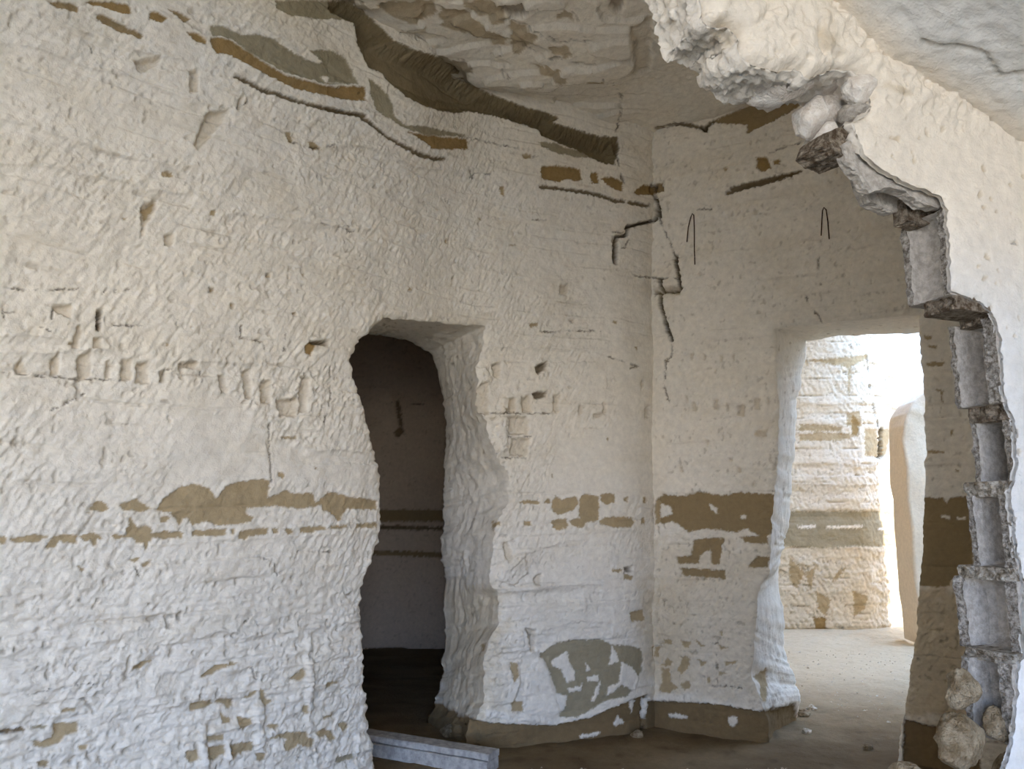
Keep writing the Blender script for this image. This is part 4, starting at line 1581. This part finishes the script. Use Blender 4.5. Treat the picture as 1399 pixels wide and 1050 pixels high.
def rod(name, pts, r, mat, parent=None):
    cu = bpy.data.curves.new(name, 'CURVE')
    cu.dimensions = '3D'
    cu.bevel_depth = r
    cu.bevel_resolution = 3
    s = cu.splines.new('POLY')
    s.points.add(len(pts) - 1)
    for k, p in enumerate(pts):
        s.points[k].co = (*p, 1)
    o = bpy.data.objects.new(name, cu)
    COL.objects.link(o)
    deps = bpy.context.evaluated_depsgraph_get()
    me = bpy.data.meshes.new_from_object(o.evaluated_get(deps))
    bpy.data.objects.remove(o)
    bpy.data.curves.remove(cu)
    return link_obj(name, me, mat, parent=parent)


hk = rod('iron_staple', [on_face(back, u, v, o) for u, v, o in [(939, 331, .006), (941, 312, .012), (944, 297, .014), (946, 292, .016), (948, 294, .016), (949, 312, .014), (949, 340, .010), (950, 362, .005)]], 0.0042, M_IRON)
thing(hk, 'dark rusty iron staple with one long leg, in the wall right of the corner crack', 'staple')
hk2 = rod('iron_staple', [on_face(back, u, v, o) for u, v, o in [(1122, 322, .006), (1123, 302, .012), (1124, 289, .015), (1126, 285, .018), (1129, 288, .017), (1131, 302, .014), (1133, 327, .006)]], 0.0042, M_IRON)
thing(hk2, 'dark iron staple like a narrow upturned U, high above the bright doorway', 'staple')

# rubble on the footing of the block wall
RUB = [((1314, 942), 0.075, (0.040, 0.034, 0.046), 'pale rounded rubble stone wedged against the lowest block, uppermost of the rubble'),
       ((1312, 1014), 0.050, (0.080, 0.042, 0.066), 'large buff rubble stone at the foot of the broken block wall'),
       ((1362, 990), 0.060, (0.036, 0.028, 0.040), 'white streaked rubble stone under the lowest hollow block'),
       ((1240, 1060), 0.100, (0.040, 0.04, 0.036), 'tan rubble stone at the left end of the rubble, low in the corner'),
       ((1378, 1050), 0.070, (0.044, 0.032, 0.036), 'buff rubble stone rightmost in the rubble, below the plastered wall edge')]
for k, ((u, v), b, sz, lab) in enumerate(RUB):
    p = near_w(u, v, b)
    o = lump('rubble_stone', p, sz, 200 + k, M_STONE, sub=4, rough=0.34, freq=1.1, rot=math.atan2(WD[1], WD[0]))
    thing(o, lab, 'stone', 'rubble under the broken block wall')

# a few stones on the floor by the bright doorway
FS = [((1102, 998), 0.030, 'small grey stone on the soil at the foot of the bright doorway jamb'),
      ((1098, 972), 0.045, 'dark stone beside the left jamb of the bright doorway'),
      ((1108, 964), 0.035, 'small pale stone farthest from the jamb foot, in the bright doorway'),
      ((1186, 1016), 0.030, 'small dark clod lying on the floor before the bright doorway'),
      ((1000, 986), 0.040, 'pale wedge shaped stone against the brown plinth between corner and bright doorway'),
      ((870, 1000), 0.040, 'brown stone on the floor at the foot of the pillar near the corner'),
      ((618, 995), 0.070, 'brown boulder at the right foot of the dark doorway behind the grey beam')]
for k, ((u, v), r, lab) in enumerate(FS):
    p = floor_pt(u, v, r * 0.3)
    p[2] = float(floor_h(p[:1], p[1:2])[0]) + r * 0.3
    o = lump('floor_stone', p, (r * 1.2, r, r * 0.75), 300 + k, M_GRIT if k in (0, 2, 4) else M_STONE, sub=3, rough=0.3)
    thing(o, lab, 'stone')

# loose grit on the trodden floor: nobody could count it
bm = bmesh.new()
rnd = random.Random(5)

for spec in [(700, 0.1, 1.7, 4.4, 4.95, 'loose pale grit and crumbs scattered over the trodden soil before the pillar'),
             (500, 2.5, 4.4, 6.0, 9.0, 'loose grit scattered over the pale floor beyond the bright doorway')]:
    gv, gf = [], []
    for k in range(spec[0]):
        x, y = rnd.uniform(spec[1], spec[2]), rnd.uniform(spec[3], spec[4])
        r = abs(rnd.gauss(0, 1)) * 0.006 + 0.004
        b0 = len(gv)
        zf = float(floor_h(np.array([x]), np.array([y]))[0])
        ang = rnd.random() * 6.28
        for i in range(5):
            q = ang + i * 1.2566
            gv.append((x + r * math.cos(q) * rnd.uniform(.7, 1.2), y + r * math.sin(q) * rnd.uniform(.7, 1.2), zf - 0.003))
        gv.append((x, y, zf + r * 0.7))
        for i in range(5):
            gf.append((b0 + i, b0 + (i + 1) % 5, b0 + 5))
    me = bpy.data.meshes.new('floor_grit')
    me.from_pydata(gv, [], gf)
    me.update()
    gr = link_obj('floor_grit', me, M_GRIT, kind='stuff', label=spec[5])
    gr['category'] = 'grit'
